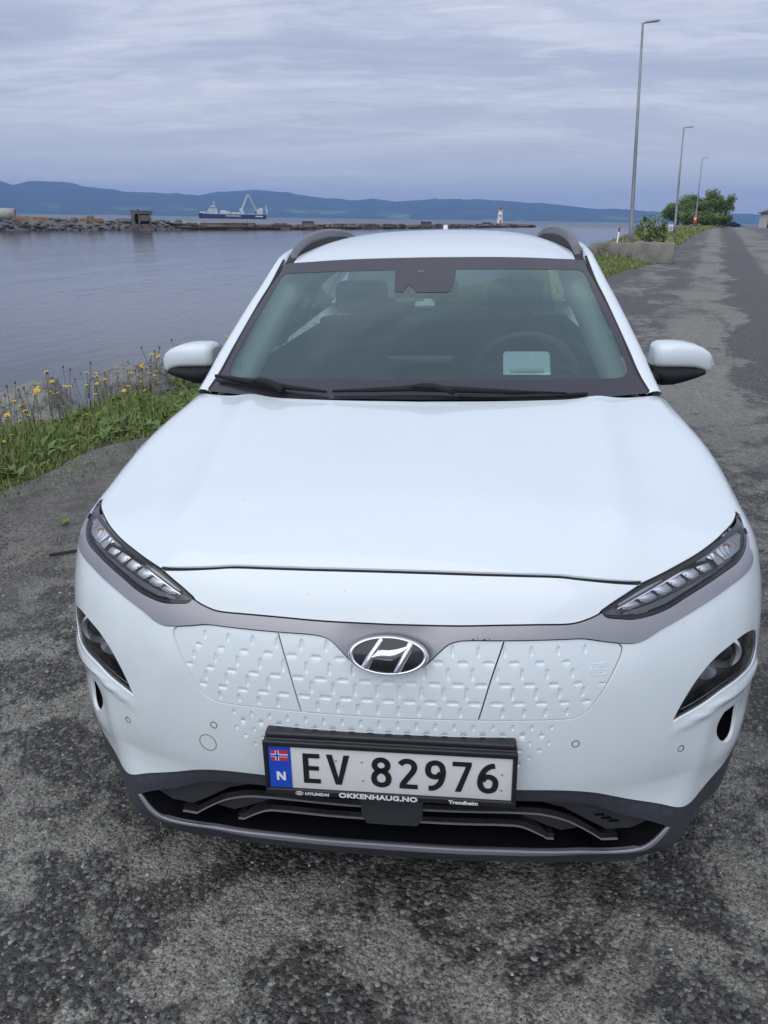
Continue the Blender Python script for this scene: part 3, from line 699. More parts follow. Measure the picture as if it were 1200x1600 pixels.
wi=[(0,1.1105),(.20,1.108),(.424,1.1025),(.545,1.0985),(.635,1.0965),(.655,1.100),(.666,1.112),(.664,1.130),(.652,1.166),(.620,1.255),(.590,1.335),(.571,1.385),(.563,1.398),(.553,1.404),(.497,1.407),(.35,1.4125),(0,1.419)]
winn=full(cr(wi,False,.012))
wsc=empty('windscreen',parent=car)
wpanel('glass_pane',winn,M['wind'],wsc,0.)
wpanel('ceramic_border',wout,M['frit'],wsc,.001,holes=[winn])
hs_=[(-.127,1.425),(.099,1.425),(.095,1.385),(.083,1.350),(.065,1.346),(-.037,1.346),(-.052,1.360),(-.066,1.370),(-.078,1.360),(-.088,1.347),(-.114,1.349),(-.120,1.37)]
wpanel('camera_housing',hs_,M['frit'],wsc,.0012,grid=.02)
for dx in (-.022,-.010): wpanel('camera_eye',[(dx-.014-.004,1.408),(dx-.014+.004,1.408),(dx-.014+.004,1.414),(dx-.014-.004,1.414)],M['housing'],wsc,.002,grid=.05)
# small stamped marks low in the corner
for k,(dx,dz,w_) in enumerate(((-.004,.012,.012),(-.010,.006,.010),(.004,.005,.012),(-.004,.0,.018),(.006,.010,.006))):
    a=-.640+dx; b=1.118+dz; wpanel('glass_stamp',[(a,b),(a+w_,b),(a+w_-.001,b+.0028),(a+.001,b+.0028)],M['frit'],wsc,-.002,grid=.05)
# toll transponder stuck inside the glass
P,n=wsP(-.006,1.327,-.02); n=Vector(n); U=Vector((1,0,0)); V_=n.cross(U).normalized(); V_=V_ if V_.z>0 else -V_
R_=Matrix((U,V_,n)).transposed()
g=G(); g.box(Vector(P)-V_*.006,(.070,.028,.016),R_); t1=g.obj('toll_tag',M['mark'],wsc); bevel(t1,.004,2)
g=G(); g.box(Vector(P)+V_*.010+U*.010,(.034,.022,.020),R_); t1=g.obj('toll_tag_clip',M['mark'],wsc); bevel(t1,.005,2)
# roof
ZR=([1.6,1.68,1.8,2.0,2.3,2.6,3.2,3.7,3.95],[1.434,1.4565,1.489,1.526,1.550,1.5555,1.545,1.500,1.45])
def zroof(x,y):
    D=itp(np.abs(x),[0,.2,.3,.4,.45,.5,.545,.60],[0,.004,.009,.020,.030,.046,.068,.11]); w=itp(y,[1.6,1.75,2.2,5],[.18,.25,1.,1.])
    yy=y-.36*x*x*np.clip((2.6-y)/.9,0,1)   # front edge follows the curved glass
    return itp(yy,*ZR)-D*w
xs=np.linspace(-.543,.543,41); rows=[]
ts=np.concatenate([np.linspace(0,.3,16),np.linspace(.33,1,18)])
for t in ts:
    rw=[]
    for x in xs:
        yf=float(yw(1.457-.057*x*x)+.36*x*x)+.004; y=yf+(3.86-yf)*t; rw.append((x,y,float(zroof(np.array(x),np.array(y)))))
    rows.append(rw)
fr_=[(a,b-.0+.002,c-.012) for a,b,c in rows[0]]
g=G(); g.grid(rows); rf=g.obj('roof',M['paint'],car,True)
g=G(); g.grid([fr_,[(a,b+.0,c+.0005) for a,b,c in rows[0]]]); g.obj('roof_front_edge',M['paint'],rf,True)
I=[(.727,1.178,1.052),(.701,1.24,1.10),(.676,1.346,1.173),(.63,1.541,1.301),(.605,1.643,1.364),(.585,1.765,1.437),(.588,1.90,1.467),(.588,2.2,1.492),(.588,2.6,1.50),(.585,3.2,1.487),(.57,3.85,1.41)]
O=[(.772,1.205,1.040),(.752,1.285,1.095),(.728,1.385,1.166),(.682,1.575,1.286),(.655,1.675,1.348),(.622,1.80,1.425),(.622,1.92,1.447),(.628,2.2,1.467),(.63,2.6,1.473),(.625,3.2,1.458),(.61,3.85,1.38)]
Ic=cr(I,False,.03); Oc=cr(O,False,.03)
k=min(len(Ic),len(Oc)); tI=np.linspace(0,1,60)
def resamp(P,knots,t):
    P=np.array(P); kn=np.linspace(0,1,len(P)); return np.stack([itp(t,kn,P[:,i]) for i in range(3)],-1)
tt=np.linspace(0,1,90); Ii=resamp(I,None,tt); Oo=resamp(O,None,tt)
for sx in (1,-1):
    rows=[]
    for a,b in zip(Ii,Oo):
        o=b-a; ow=np.array([.55,-.35,.62]); ow/=np.linalg.norm(ow); 
        if a[1]>1.9: ow=np.array([.5,0,.86])
        back=b+np.array([-.018,.045 if b[1]<1.85 else .0,-.03])
        pts=[a-ow*.010,a+ow*.002,a+o*.12+ow*.010,a+o*.45+ow*.016,a+o*.8+ow*.012,b+ow*.001,b-ow*.012+np.array([.002,.01,0]),back]
        rows.append([(p[0]*sx,p[1],p[2]) for p in pts])
    g=G(); g.grid(rows); g.obj('a_pillar',M['paint'],car,True)
    # cream sealing strip beside the glass
    g=G(); g.grid([[(sx*(a[0]-.006),a[1]-.001,a[2]+.001),(sx*(a[0]+.0035),a[1]+.003,a[2]+.0065)] for a in Ii[:48]]); g.obj('glass_seal',M['rubber'],car)
    # black ditch moulding between roof skin and side rail
    g=G(); rows=[]
    for y in np.concatenate([np.linspace(1.755,2.2,12),np.linspace(2.3,3.84,10)]):
        z=float(zroof(np.array(.543),np.array(y))); zi=float(np.interp(y,[p[1] for p in I],[p[2] for p in I])); xi=float(np.interp(y,[p[1] for p in I],[p[0] for p in I]))
        rows.append([(sx*.541,y,z-.012),(sx*.548,y,z-.004),(sx*(xi+.002),y,zi-.002)])
    g.grid(rows); g.obj('ditch_moulding',M['rubber'],car,True)
    # roof rail: a raised fin standing on the ditch
    path=cr([(.562,1.865,1.452),(.562,1.90,1.487),(.563,2.0,1.515),(.564,2.18,1.542),(.563,2.5,1.563),(.560,2.9,1.568),(.552,3.3,1.552),(.545,3.52,1.515),(.54,3.60,1.475)],False,.04)
    g=G(); rows=[]
    for i,p in enumerate(path):
        h=.016+.024*math.sin(math.pi*min(1,i/(len(path)-1)))**.6; w=.0145
        rows.append([(sx*(p[0]+a*w),p[1],p[2]-.003+b) for a,b in ((-1,-h),(-1,-.010),(-.7,-.002),(0,.001),(.7,-.002),(1,-.010),(1,-h))])
    g.grid(rows,True)
    g.add(rows[0],[tuple(range(7))]); g.add(rows[-1],[tuple(range(7))])
    rr=g.obj('roof_rail',mat('rail_grey',(.15,.15,.16),.38,metal=.2) if sx==1 else bpy.data.materials['rail_grey'],car,True)
    g=G(); rows=[]
    for i,p in enumerate(path): rows.append([(sx*(p[0]-.014),p[1],p[2]-.012),(sx*(p[0]-.014),p[1],1.40)])
    g.grid(rows[1:-1]); g.obj('rail_base',M['rubber'],rr)
    # side glazing
    belt=[(.775,1.30,1.045),(.795,1.6,1.045),(.80,2.3,1.05),(.80,3.0,1.06),(.79,3.5,1.09),(.76,3.9,1.12)]
    bt_=lambda y:np.array([np.interp(y,[p[1] for p in belt],[p[0] for p in belt]),y,np.interp(y,[p[1] for p in belt],[p[2] for p in belt])])
    tp_=lambda y:np.array([np.interp(y,[p[1] for p in O],[p[0] for p in O])-.012,y,np.interp(y,[p[1] for p in O],[p[2] for p in O])-.022])
    def side(name,ya,yb,m,n=8,o=0.,par=None,yt=None):
        rows=[]
        for i in range(n+1):
            y=ya+(yb-ya)*i/n; y2=y if yt is None else yt[0]+(yt[1]-yt[0])*i/n
            b=bt_(y);t=tp_(y2); rows.append([tuple((b+(t-b)*q+np.array([.030*math.sin(math.pi*q)+o,0,0]))*[sx,1,1]) for q in (0,.25,.5,.75,1)])
        g=G(); g.grid(rows); return g.obj(name,m,par or car,True)
    side('side_window',1.42,2.30,M['sideglass'])
    side('side_window',2.42,3.15,M['privacy'])
    side('quarter_window',3.25,3.65,M['privacy'])
    side('b_pillar',2.30,2.42,M['glossblack'],2); side('c_pillar',3.15,3.25,M['glossblack'],2); side('d_pillar',3.65,3.95,M['paint'],4)
    # mirror sail at the front corner of the side glass
    g=G(); b0=bt_(1.20);b1=bt_(1.42);t1=tp_(1.42); g.add([tuple(np.array(q)*[sx,1,1]) for q in (b0+[-.01,0,-.01],b1,t1,)],[(0,1,2)]); g.obj('mirror_sail',M['glossblack'],car)
    # shoulder between door skin and glass
    g=G(); g.grid([[tuple(np.array((bt_(y)[0]-.02,y,bt_(y)[2]+.015))*[sx,1,1]),tuple(np.array((bt_(y)[0]+.022,y,bt_(y)[2]-.006))*[sx,1,1]),tuple(np.array((bt_(y)[0]+.035,y,bt_(y)[2]-.045))*[sx,1,1])] for y in np.linspace(1.42,4.0,16)]); g.obj('waist_moulding',M['rubber'],car,True)
    # inner trims seen through the glass
    g=G(); rows=[]
    for a,b in zip(Ii[:46],Oo[:46]):
        rows.append([(sx*(a[0]-.020),a[1]+.012,a[2]-.022),(sx*(a[0]-.060),a[1]+.030,a[2]-.034),(sx*(a[0]-.100),a[1]+.070,a[2]-.045),(sx*(a[0]-.085),a[1]+.115,a[2]-.050),(sx*(a[0]-.02),a[1]+.14,a[2]-.045)])
    g.grid(rows); g.obj('pillar_trim',M['trim'],car,True)
    g=G(); rows=[]
    for q in np.linspace(0,1,6):
        b=bt_(2.36);t=tp_(2.36); p=b+(t-b)*q; rows.append([(sx*(p[0]-.01),2.24,p[2]),(sx*(p[0]-.06),2.26,p[2]),(sx*(p[0]-.07),2.38,p[2]),(sx*(p[0]-.01),2.45,p[2])])
    g.grid(rows); g.obj('centre_pillar_trim',M['trim'],car,True)
    g=G(); g.grid([[(sx*.745,y,1.04),(sx*.70,y,1.03),(sx*.69,y,.85),(sx*.70,y,.5)] for y in np.linspace(1.2,3.8,8)]); g.obj('door_card',M['dash'],car,True)
    g=G(); g.grid([[(sx*(np.interp(y,[p[1] for p in O],[p[0] for p in O])-.02),y,np.interp(y,[p[1] for p in O],[p[2] for p in O])-.03),(sx*.50,y,float(zroof(np.array(.5),np.array(y)))-.03)] for y in np.linspace(1.85,3.8,12)]); g.obj('cant_trim',M['trim'],car,True)
g=G(); g.grid([[(x,y,float(zroof(np.array(x),np.array(y)))-.035) for x in np.linspace(-.52,.52,9)] for y in np.linspace(1.86,3.8,10)]); g.obj('headliner',M['trim'],car,True)
g=G(); g.grid([[(x,3.86+(0.10)*q-.12*(x/.6)**2+.10*q,1.46-.40*q-.02*(x/.6)**2) for x in np.linspace(-.60-.1*q,.60+.1*q,9)] for q in np.linspace(0,1,5)]); g.obj('rear_window',M['privacy'],car,True)
g=G(); g.grid([[(x*.020*(1-q*.45),3.40+.09*(1-q)*s_+q*.05,1.530+q*.050) for x,s_ in ((-1,0),(-.7,-.6),(0,-1),(.7,-.6),(1,0),(.7,.8),(0,1),(-.7,.8))] for q in (0,.4,.8,1)],True); g.add([(x*.011,3.45+.01*s_,1.581) for x,s_ in ((-1,0),(-.7,-.6),(0,-1),(.7,-.6),(1,0),(.7,.8),(0,1),(-.7,.8))],[tuple(range(8))])
g.obj('shark_fin_antenna',M['paint'],car,True)
# ------------------------------------------------------------------ cabin
g=G(); g.grid([[(x,1.06+.33*x*x+(1.50-1.06-.2*x*x)*q,1.055-.012*q-.09*max(0,q-.8)-.02*(x/.7)**2*(1 if q>.5 else .3)) for x in np.linspace(-.70,.70,25)] for q in np.linspace(0,1,9)]); g.obj('dashboard_top',M['dash'],car,True)
g=G(); g.box((0,1.52,.80),(1.38,.10,.42)); bevel(g.obj('dashboard',M['dash'],car),.03,3)
g=G(); g.box((-.02,1.40,1.085),(.25,.03,.11),Matrix.Rotation(-.15,3,'X')); bevel(g.obj('infotainment_screen',M['glossblack'],car),.012,3)
# instrument hood, wheel, head-up display plate in front of the driver (image right)
g=G(); g.grid([[(.36+.20*math.cos(t),1.36+.12*q,1.03+.085*math.sin(t)) for t in np.linspace(0,math.pi,13)] for q in (0,.5,1)]); g.obj('instrument_hood',M['dash'],car,True)
M['rimgrip']=mat('wheel_leather',(.10,.10,.105),.45)
sw=empty('steering_wheel',(.36,1.62,1.015),(math.radians(-66),0,0),car)
g=G(); g.tube([(.19*math.cos(t),.19*math.sin(t),0) for t in [2*math.pi*i/40 for i in range(40)]],.0165,10,close=True); g.obj('rim',M['rimgrip'],sw,True)
g=G(); g.disc((0,0,-.02),.07,24,(0,0,1),.05); g.box((.11,0,-.01),(.14,.035,.015)); g.box((-.11,0,-.01),(.14,.035,.015)); g.box((0,-.11,-.01),(.04,.14,.015)); g.obj('spokes',M['dash'],sw)
hud=empty('head_up_display',parent=car)
P,n=wsP(.335,1.135,-.11); 
g=G(); W=.078; Hh=.052
pts=[(W*a,Hh*b) for a,b in ((-1,-1),(1,-1),(1,.78),(.90,1),(-.90,1),(-1,.78))]
HM=mat('display_combiner',(.92,.93,.92),.06,spec=.5,metal=.9)
P0=Vector((.345,1.300,1.128)); ax=Vector((0,-.80,-.60)) 
# the reflecting plate leans back and mirrors the sky
nrm=Vector((0,-.62,.78)).normalized(); Uv=Vector((1,0,0)); Vv=nrm.cross(Uv)
if Vv.z<0: Vv=-Vv
g.add([P0+Uv*a+Vv*b for a,b in pts]+[P0+Uv*a+Vv*b-nrm*.004 for a,b in pts],[tuple(range(6)),tuple(range(11,5,-1))]+[(i,(i+1)%6,(i+1)%6+6,i+6) for i in range(6)])
g.obj('combiner_plate',HM,hud)
g=G(); g.add([P0+Uv*a+Vv*b+nrm*.0025 for a,b in ((-.056,-.041),(.056,-.041),(.056,-.030),(.045,-.026),(-.045,-.026),(-.056,-.030))],[tuple(range(6))]); g.obj('hud_slot',M['mark'],hud)
g=G(); g.box((P0.x,P0.y-.02,P0.z-.062),(.17,.12,.03)); bevel(g.obj('hud_base',M['dash'],hud),.008,2)
for sx in (1,-1):
    st=empty('seat',(sx*.36,2.15,.55),parent=car)
    g=G(); rows=[]
    for q in np.linspace(0,1,9):
        w=.24-.05*q; z=.02+.60*q; y=.10+.16*q; rows.append([(w*a,y+b*.10-(.03 if abs(a)>.8 else 0),z) for a,b in ((-1,.6),(-1,-.5),(-.75,-.9),(-.3,-.45),(0,-.4),(.3,-.45),(.75,-.9),(1,-.5),(1,.6),(0,.9))])
    g.grid(rows,True); g.add(rows[-1],[tuple(range(10))]); g.obj('seat_back',M['seat'],st,True)
    g=G(); g.box((0,-.18,0),(.48,.52,.16)); bevel(g.obj('seat_cushion',M['seat'],st),.05,3)
    hr=empty('headrest',(0,.25,.72),parent=st)
    g=G(); g.box((0,0,-.01),(.25,.10,.15)); bevel(g.obj('cushion',M['seat'],hr),.04,3)
g=G(); rows=[]
g.box((0,3.05,.80),(1.30,.16,.55),Matrix.Rotation(-.2,3,'X')); g.box((0,2.8,.5),(1.3,.5,.16)); bevel(g.obj('rear_bench',M['seat'],car),.04,2)
for x in (-.38,.38): 
    g=G(); g.box((x,3.14,1.13),(.24,.08,.13)); bevel(g.obj('rear_headrest',M['seat'],car),.03,3)
g=G()
for x in (.265,.335): g.tube([(x+.06,2.36,1.17),(x+.06,2.36,1.27)],.005,6)
g.obj('headrest_rods',M['alloy'],car)
g=G(); g.box((-.014,1.66,1.345),(.24,.03,.065),Matrix.Rotation(.1,3,'X')); bevel(g.obj('rear_view_mirror',M['glossblack'],car),.014,3)
# ------------------------------------------------------------------ wipers
def wpt(x,z,o): return tuple(wsP(x,z,o)[0])
def wiper(A,B,C_,D):   # blade tip, blade end, pivot ...
    w=empty('wiper',parent=car)
    return w
M['wiper']=mat('wiper_black',(.010,.011,.014),.55,spec=.25)
w=empty('wiper',parent=car)
g=G(); g.tube([wpt(-.700,1.083,.020),wpt(-.60,1.078,.020),wpt(-.50,1.0735,.020),wpt(-.40,1.0705,.018),wpt(-.292,1.0675,.015)],[.006,.010,.012,.008,.004],8); g.obj('blade',M['wiper'],w,True)
g=G(); g.tube([wpt(-.695,1.0765,.010),wpt(-.55,1.0725,.010),wpt(-.47,1.069,.010)],.0045,6); g.obj('rubber_lip',M['rubber'],w,True)
g=G(); g.tube([wpt(-.548,1.076,.024),wpt(-.525,1.0765,.030),wpt(-.49,1.0725,.032),wpt(-.455,1.066,.030),wpt(-.435,1.058,.026)],[.010,.016,.017,.015,.012],10,flat=.7); g.obj('arm',M['wiper'],w,True)
w=empty('wiper',parent=car)
g=G(); g.tube([wpt(-.272,1.070,.014),wpt(-.15,1.074,.018),wpt(-.02,1.0775,.022),wpt(.12,1.074,.022),wpt(.28,1.068,.018),wpt(.452,1.0615,.012)],[.004,.007,.010,.010,.007,.004],8); g.obj('blade',M['wiper'],w,True)
g=G(); g.tube([wpt(-.02,1.078,.026),wpt(.01,1.079,.030),wpt(.05,1.077,.030),wpt(.085,1.070,.028),wpt(.11,1.064,.024)],[.009,.013,.014,.012,.009],10,flat=.7); g.obj('arm',M['wiper'],w,True)
g=G(); g.tube([wpt(.12,1.0655,.012),wpt(.25,1.0630,.010),wpt(.37,1.0615,.010),wpt(.52,1.0600,.008)],.0055,6); g.obj('rubber_lip',M['rubber'],w,True)
# ------------------------------------------------------------------ mirrors
SEC=[(.794,1.088,1.150,.055),(.800,1.083,1.163,.072),(.820,1.081,1.169,.084),(.860,1.080,1.170,.088),(.900,1.079,1.167,.088),(.935,1.077,1.160,.084),(.965,1.068,1.149,.074),(.990,1.058,1.134,.060),(1.006,1.062,1.114,.042),(1.015,1.074,1.098,.022)]
SEC2=[(.792,1.034,1.090,.05),(.82,1.022,1.090,.076),(.86,1.024,1.088,.084),(.90,1.034,1.086,.082),(.94,1.046,1.082,.074),(.972,1.057,1.076,.055)]
def pod(SEC,y0,sx,e=.50):
    g=G(); rows=[]
    for x,z0,z1,d in SEC:
        zc=(z0+z1)/2; h=(z1-z0)/2; r=[]
        for k in range(24):
            t=2*math.pi*k/24; c=math.cos(t); s=math.sin(t); r.append((sx*x,y0+d*math.copysign(abs(c)**e,c)*(1 if c<0 else .8)+.03*(x-.8)/.2,zc+h*math.copysign(abs(s)**e,s)))
        rows.append(r)
    g.grid(rows,True); g.add(rows[0],[tuple(range(24))]); g.add(rows[-1],[tuple(range(24))]); return g
for sx in (1,-1):
    mr=empty('side_mirror',(sx*.008,0,0),parent=car)
    pod(SEC,1.53,sx).obj('mirror_cap',M['paint'],mr,True)
    pod(SEC2,1.495,sx,.7).obj('mirror_lower',M['wiper'],mr,True)
    g=G(); g.tube([(sx*.745,1.42,1.050),(sx*.79,1.45,1.050),(sx*.85,1.49,1.050)],[.036,.030,.022],12,flat=.9); g.obj('mirror_foot',M['wiper'],mr,True)
    g=G(); g.disc((sx*1.018,1.57,1.080),.007,10,(1,0,0),.012); g.obj('indicator_lens',M['mark'],mr)
    g=G(); g.grid([[(sx*x,1.61,z) for x in (.82,.88,.94,.985)] for z in (1.08,1.15)]); g.obj('mirror_glass',M['chrome'],mr)
# ------------------------------------------------------------------ number plate, its frame and lettering
def text(s,size,loc,m,parent,name='lettering',bold=.0,shear=0.,sx=1.,space=1.,depth=.0004,rot=(math.pi/2,0,0),align='LEFT'):
    cu=bpy.data.curves.new('t','FONT'); cu.body=s; cu.size=size; cu.offset=bold; cu.extrude=depth; cu.shear=shear; cu.space_character=space; cu.align_x=align; cu.resolution_u=4
    o=bpy.data.objects.new('t',cu); COL.objects.link(o); dg=bpy.context.evaluated_depsgraph_get(); me=bpy.data.meshes.new_from_object(o.evaluated_get(dg)); bpy.data.objects.remove(o); bpy.data.curves.remove(cu)
    me.materials.clear(); me.materials.append(m); ob=bpy.data.objects.new(name,me); COL.objects.link(ob); ob.parent=parent; ob.location=loc; ob.rotation_euler=rot; ob.scale=(sx,1,1); return ob
fr_o=empty('plate_frame',parent=car)
def rbox(w0,w1,z0,z1,y0,y1,name,m,par,bv=.004):
    g=G(); g.box(((w0+w1)/2,(y0+y1)/2,(z0+z1)/2),(w1-w0,y1-y0,z1-z0)); return bevel(g.obj(name,m,par),bv,3)
rbox(-.2675,.2695,.408,.5435,-.004,.020,'frame_back',M['frame'],fr_o)
rbox(-.268,.270,.530,.5435,-.0145,-.0045,'frame_bar',M['frame'],fr_o,.003)
rbox(-.268,.270,.4065,.4215,-.0145,-.0045,'frame_bar',M['frame'],fr_o,.003)
rbox(-.268,-.2588,.410,.542,-.0140,-.0045,'frame_bar',M['frame'],fr_o,.003)
rbox(.2608,.270,.410,.542,-.0140,-.0045,'frame_bar',M['frame'],fr_o,.003)
rbox(-.2655,.2675,.536,.5555,.000,.030,'holder_edge',M['frame'],fr_o,.006)
PX,PZ=.0010,.4210; PY=-.0085   # plate corner frame: u mm from left, v mm from bottom
plate=empty('licence_plate',parent=car)
rbox(PX-.2595,PX+.2595,PZ,PZ+.1095,-.0085,-.005,'plate_face',M['plate'],plate,.0015)
def PP(u,v,o=0.): return (PX-.260+u/1000,PY-.0008-o,PZ+v/1000)
def poly(name,pts,m,par,o=0.0,t=.0009):
    a=[PP(u,v,o+t) for u,v in pts]; b=[PP(u,v,o-.0002) for u,v in pts]; n=len(pts); return mesh(name,a+b,[tuple(range(n))]+[(i,i+n,(i+1)%n+n,(i+1)%n) for i in range(n)],m,par)
bl=poly('blue_band',[(1.5,2),(50,2),(50,107.5),(1.5,107.5)],M['blue'],plate)
poly('flag_field',[(7,72),(44.5,72),(44.5,98),(7,98)],M['red'],plate,.0006)
poly('flag_cross',[(7,81.5),(17,81.5),(17,72),(25,72),(25,81.5),(44.5,81.5),(44.5,88.5),(25,88.5),(25,98),(17,98),(17,88.5),(7,88.5)],M['mark'],plate,.0012)
poly('flag_cross',[(7,83.4),(19.2,83.4),(19.2,72),(22.8,72),(22.8,83.4),(44.5,83.4),(44.5,86.6),(22.8,86.6),(22.8,98),(19.2,98),(19.2,86.6),(7,86.6)],M['blue'],plate,.0018)
n_=[(17,21),(22.2,21),(22.2,33.5),(31.5,21),(37,21),(37,43),(31.8,43),(31.8,30),(22.5,43),(17,43)]
poly('country_letter',n_,M['mark'],plate,.0006)
def stroke(name,paths,w,m,par,o=0.,closed=()):
    g=G()
    for k,P in enumerate(paths):
        c=cr(P,k in closed,2.2,()) if len(P)>2 else np.array(P,float)
        t=(np.roll(c,-1,0)-np.roll(c,1,0)) if k in closed else np.gradient(c,axis=0); t/=np.linalg.norm(t,axis=1,keepdims=True); nn=np.stack([-t[:,1],t[:,0]],-1)*w/2
        rows=[[PP(*(p-q),o-.0004),PP(*(p-q),o+.0008),PP(*(p+q),o+.0008),PP(*(p+q),o-.0004)] for p,q in zip(c,nn)]
        if k in closed: rows.append(rows[0])
        g.grid(rows); 
        if k not in closed: g.add(rows[0],[(0,1,2,3)]); g.add(rows[-1],[(3,2,1,0)])
    return g.obj(name,m,par)
ink=M['plateink']; B0=17; T0=93
poly('plate_character',[(76,B0),(113,B0),(113,B0+11),(88,B0+11),(88,50.5),(110,50.5),(110,61),(88,61),(88,T0-11),(112.5,T0-11),(112.5,T0),(76,T0)],ink,plate)
poly('plate_character',[(145.5,B0),(158.5,B0),(177,T0),(164.5,T0),(152,B0+17),(139.5,T0),(127,T0)],ink,plate)
def dig(x,paths,closed=()): stroke('plate_character',[[(x+u,B0+v) for u,v in P] for P in paths],12.3,ink,plate,0,closed)
dig(223,[[(21,42),(10.5,47.5),(7.5,57),(12,66.5),(21.5,70.3),(31,66.5),(35.5,57),(32.5,47.5)],[(21.5,42),(9.5,34.5),(5.8,22),(10,10),(21.5,5.7),(33,10),(37.2,22),(33.5,34.5)]],(0,1))
dig(282,[[(3,61.5),(9,68),(19,70.5),(29,66.5),(33,56.5),(30.5,46),(23,34),(13,19),(6,7)]])
poly('plate_character',[(283,B0),(322,B0),(322,B0+11),(288,B0+11),(283,B0+6)],ink,plate)
dig(338,[[(33,45),(26,35.5),(16,35),(8,41),(5.8,53),(10,65.5),(21,70.3),(32,66),(37,52),(36,34),(29,15),(17,5.5),(7,4.5)]])
poly('plate_character',[(395,T0),(395,T0-11),(423,T0-11),(401,B0),(413.5,B0),(435,T0-8),(435,T0)],ink,plate)
dig(447,[[(11,31),(17,41),(27,41.5),(36,35),(38,23),(33.5,10),(22.5,5.7),(12,10),(6.5,22),(7.5,40),(15,58),(26,68),(36,70.5)]])
for u,v in ((148,78),(203,78),(205,30),(498,66),(498,26),(256,30)): poly('plate_rivet',[(u+2.6*math.cos(t),v+2.0*math.sin(t)) for t in [k*math.pi/4 for k in range(8)]],M['satin'],plate,.0,.0005)
FY=-.0152
def cx_(u): return PX-.260+u/1000
text('OKKENHAUG.NO',.0162,(cx_(152),FY,.4090),M['mark'],fr_o,bold=.0006,sx=1.28,space=1.02)
text('HYUNDAI',.0100,(cx_(78),FY,.4098),M['mark'],fr_o,bold=.0003,sx=1.18)
text('Trondheim',.0122,(cx_(388),FY,.4100),M['mark'],fr_o,bold=.00045,sx=1.12)
def ell(c,a,b,n=32,tilt=0.): return [(c[0]+a*math.cos(t),c[1],c[2]+b*math.sin(t)) for t in [2*math.pi*i/n for i in range(n)]]
g=G(); cc=(cx_(66),FY,.4136); g.tube(ell(cc,.0082,.0044),.0006,5,close=True); g.tube([(cc[0]-.0045,FY,cc[2]-.0026),(cc[0]-.0018,FY,cc[2]+.0030)],.0008,5); g.tube([(cc[0]+.0015,FY,cc[2]-.0030),(cc[0]+.0045,FY,cc[2]+.0026)],.0008,5); g.tube([(cc[0]-.003,FY,cc[2]+.0002),(cc[0],FY,cc[2]),(cc[0]+.003,FY,cc[2]+.0008)],.0008,5); g.obj('frame_emblem',M['mark'],fr_o)
# ------------------------------------------------------------------ badge
bd=empty('front_badge',parent=car)
BC=Vector((.0015,.0235,.7425)); BU=Vector((1,0,0)); BV=Vector((0,.324,.946)); BN=Vector((0,-.946,.324)); BA,BB=.079,.0385
def bp(u,v,o=0.): 
    # gently domed disc
    return BC+BU*(u*BA)+BV*(v*BB)+BN*(.011-.004*(u*u+v*v)+o)
g=G(); g.grid([[bp(r*math.cos(t),r*math.sin(t),0) for t in [2*math.pi*i/40 for i in range(40)]] for r in (.001,.3,.6,.9,1.0)],True); g.grid([[bp(r*math.cos(t),r*math.sin(t),o) for t in [2*math.pi*i/40 for i in range(40)]] for r,o in ((1.0,0),(1.02,-.004),(1.06,-.025))],True); g.obj('badge_disc',M['glossblack'],bd,True)
g=G(); rows=[]
for r,o in ((.905,.0003),(.915,.0028),(.95,.0045),(1.0,.0042),(1.035,.0015),(1.045,-.004)):
    rows.append([bp(r*math.cos(t),r*math.sin(t),o) for t in [2*math.pi*i/64 for i in range(64)]])
g.grid(rows,True); g.obj('badge_ring',M['chrome'],bd,True)
def bstroke(P,W,g):
    c=cr(P,False,.05); W=np.interp(np.linspace(0,1,len(c)),np.linspace(0,1,len(W)),W); t=np.gradient(c,axis=0)*[BA,BB]; t/=np.linalg.norm(t,axis=1,keepdims=True); nn=np.stack([-t[:,1],t[:,0]],-1)*W[:,None]/2/[BA,BB]
    g.grid([[bp(*(p-q),.0002),bp(*(p-q*.75),.0030),bp(*p,.0042),bp(*(p+q*.75),.0030),bp(*(p+q),.0002)] for p,q in zip(c,nn)])
g=G()
bstroke([(-.16,.90),(-.28,.50),(-.44,-.05),(-.60,-.72)],[.013,.013,.015,.016],g)
bstroke([(.60,.72),(.46,.10),(.34,-.40),(.22,-.90)],[.016,.015,.013,.013],g)
bstroke([(-.42,-.10),(-.20,.04),(.10,.06),(.40,.34),(.56,.58)],[.010,.020,.021,.014,.006],g)
g.obj('badge_letter',M['chrome'],bd,True)
# ================================================================== THE PLACE
AZ=math.radians(15.9); E_=Vector((math.sin(AZ),math.cos(AZ),0)); NL=Vector((-math.cos(AZ),math.sin(AZ),0)); RZ=math.pi/2-AZ
ORG=Vector((.103,-1.327,0))
def W(s,t,z=0.): return ORG+E_*s+NL*t+Vector((0,0,z))
def loc(o,s=0,t=0,z=0,rz=0.): o.location=W(s,t,z); o.rotation_euler=(0,0,RZ+rz); return o
def softclip(x,a,b): x=np.asarray(x,float); return a+ (b-a)/(1+np.exp(-(4/(b-a))*(x-(a+b)/2)))
def hgt(s,t):
    s=np.asarray(s,float);t=np.asarray(t,float)
    x=ORG.x+E_.x*s+NL.x*t; y=ORG.y+E_.y*s+NL.y*t
    lim=lambda v,a,b: np.where(v<a,a+(v-a)/(1+np.abs(v-a)*.6),np.where(v>b,b+(v-b)/(1+np.abs(v-b)*.6),v))
    z=.0315*lim(x,-3.,3.)-.0095*lim(y,-2.,6.)
    z=z+itp(s,[-40,0,15,33,62,92,190,450],[0,0,.0,.07,.60,.90,.80,.75])
    t0=5.15; d=np.clip(t-t0,0,None)
    z=z-itp(d,[0,.4,1.0,2.0,3.6,30],[0,.06,.40,1.2,2.4,5.])*1.0
    return z
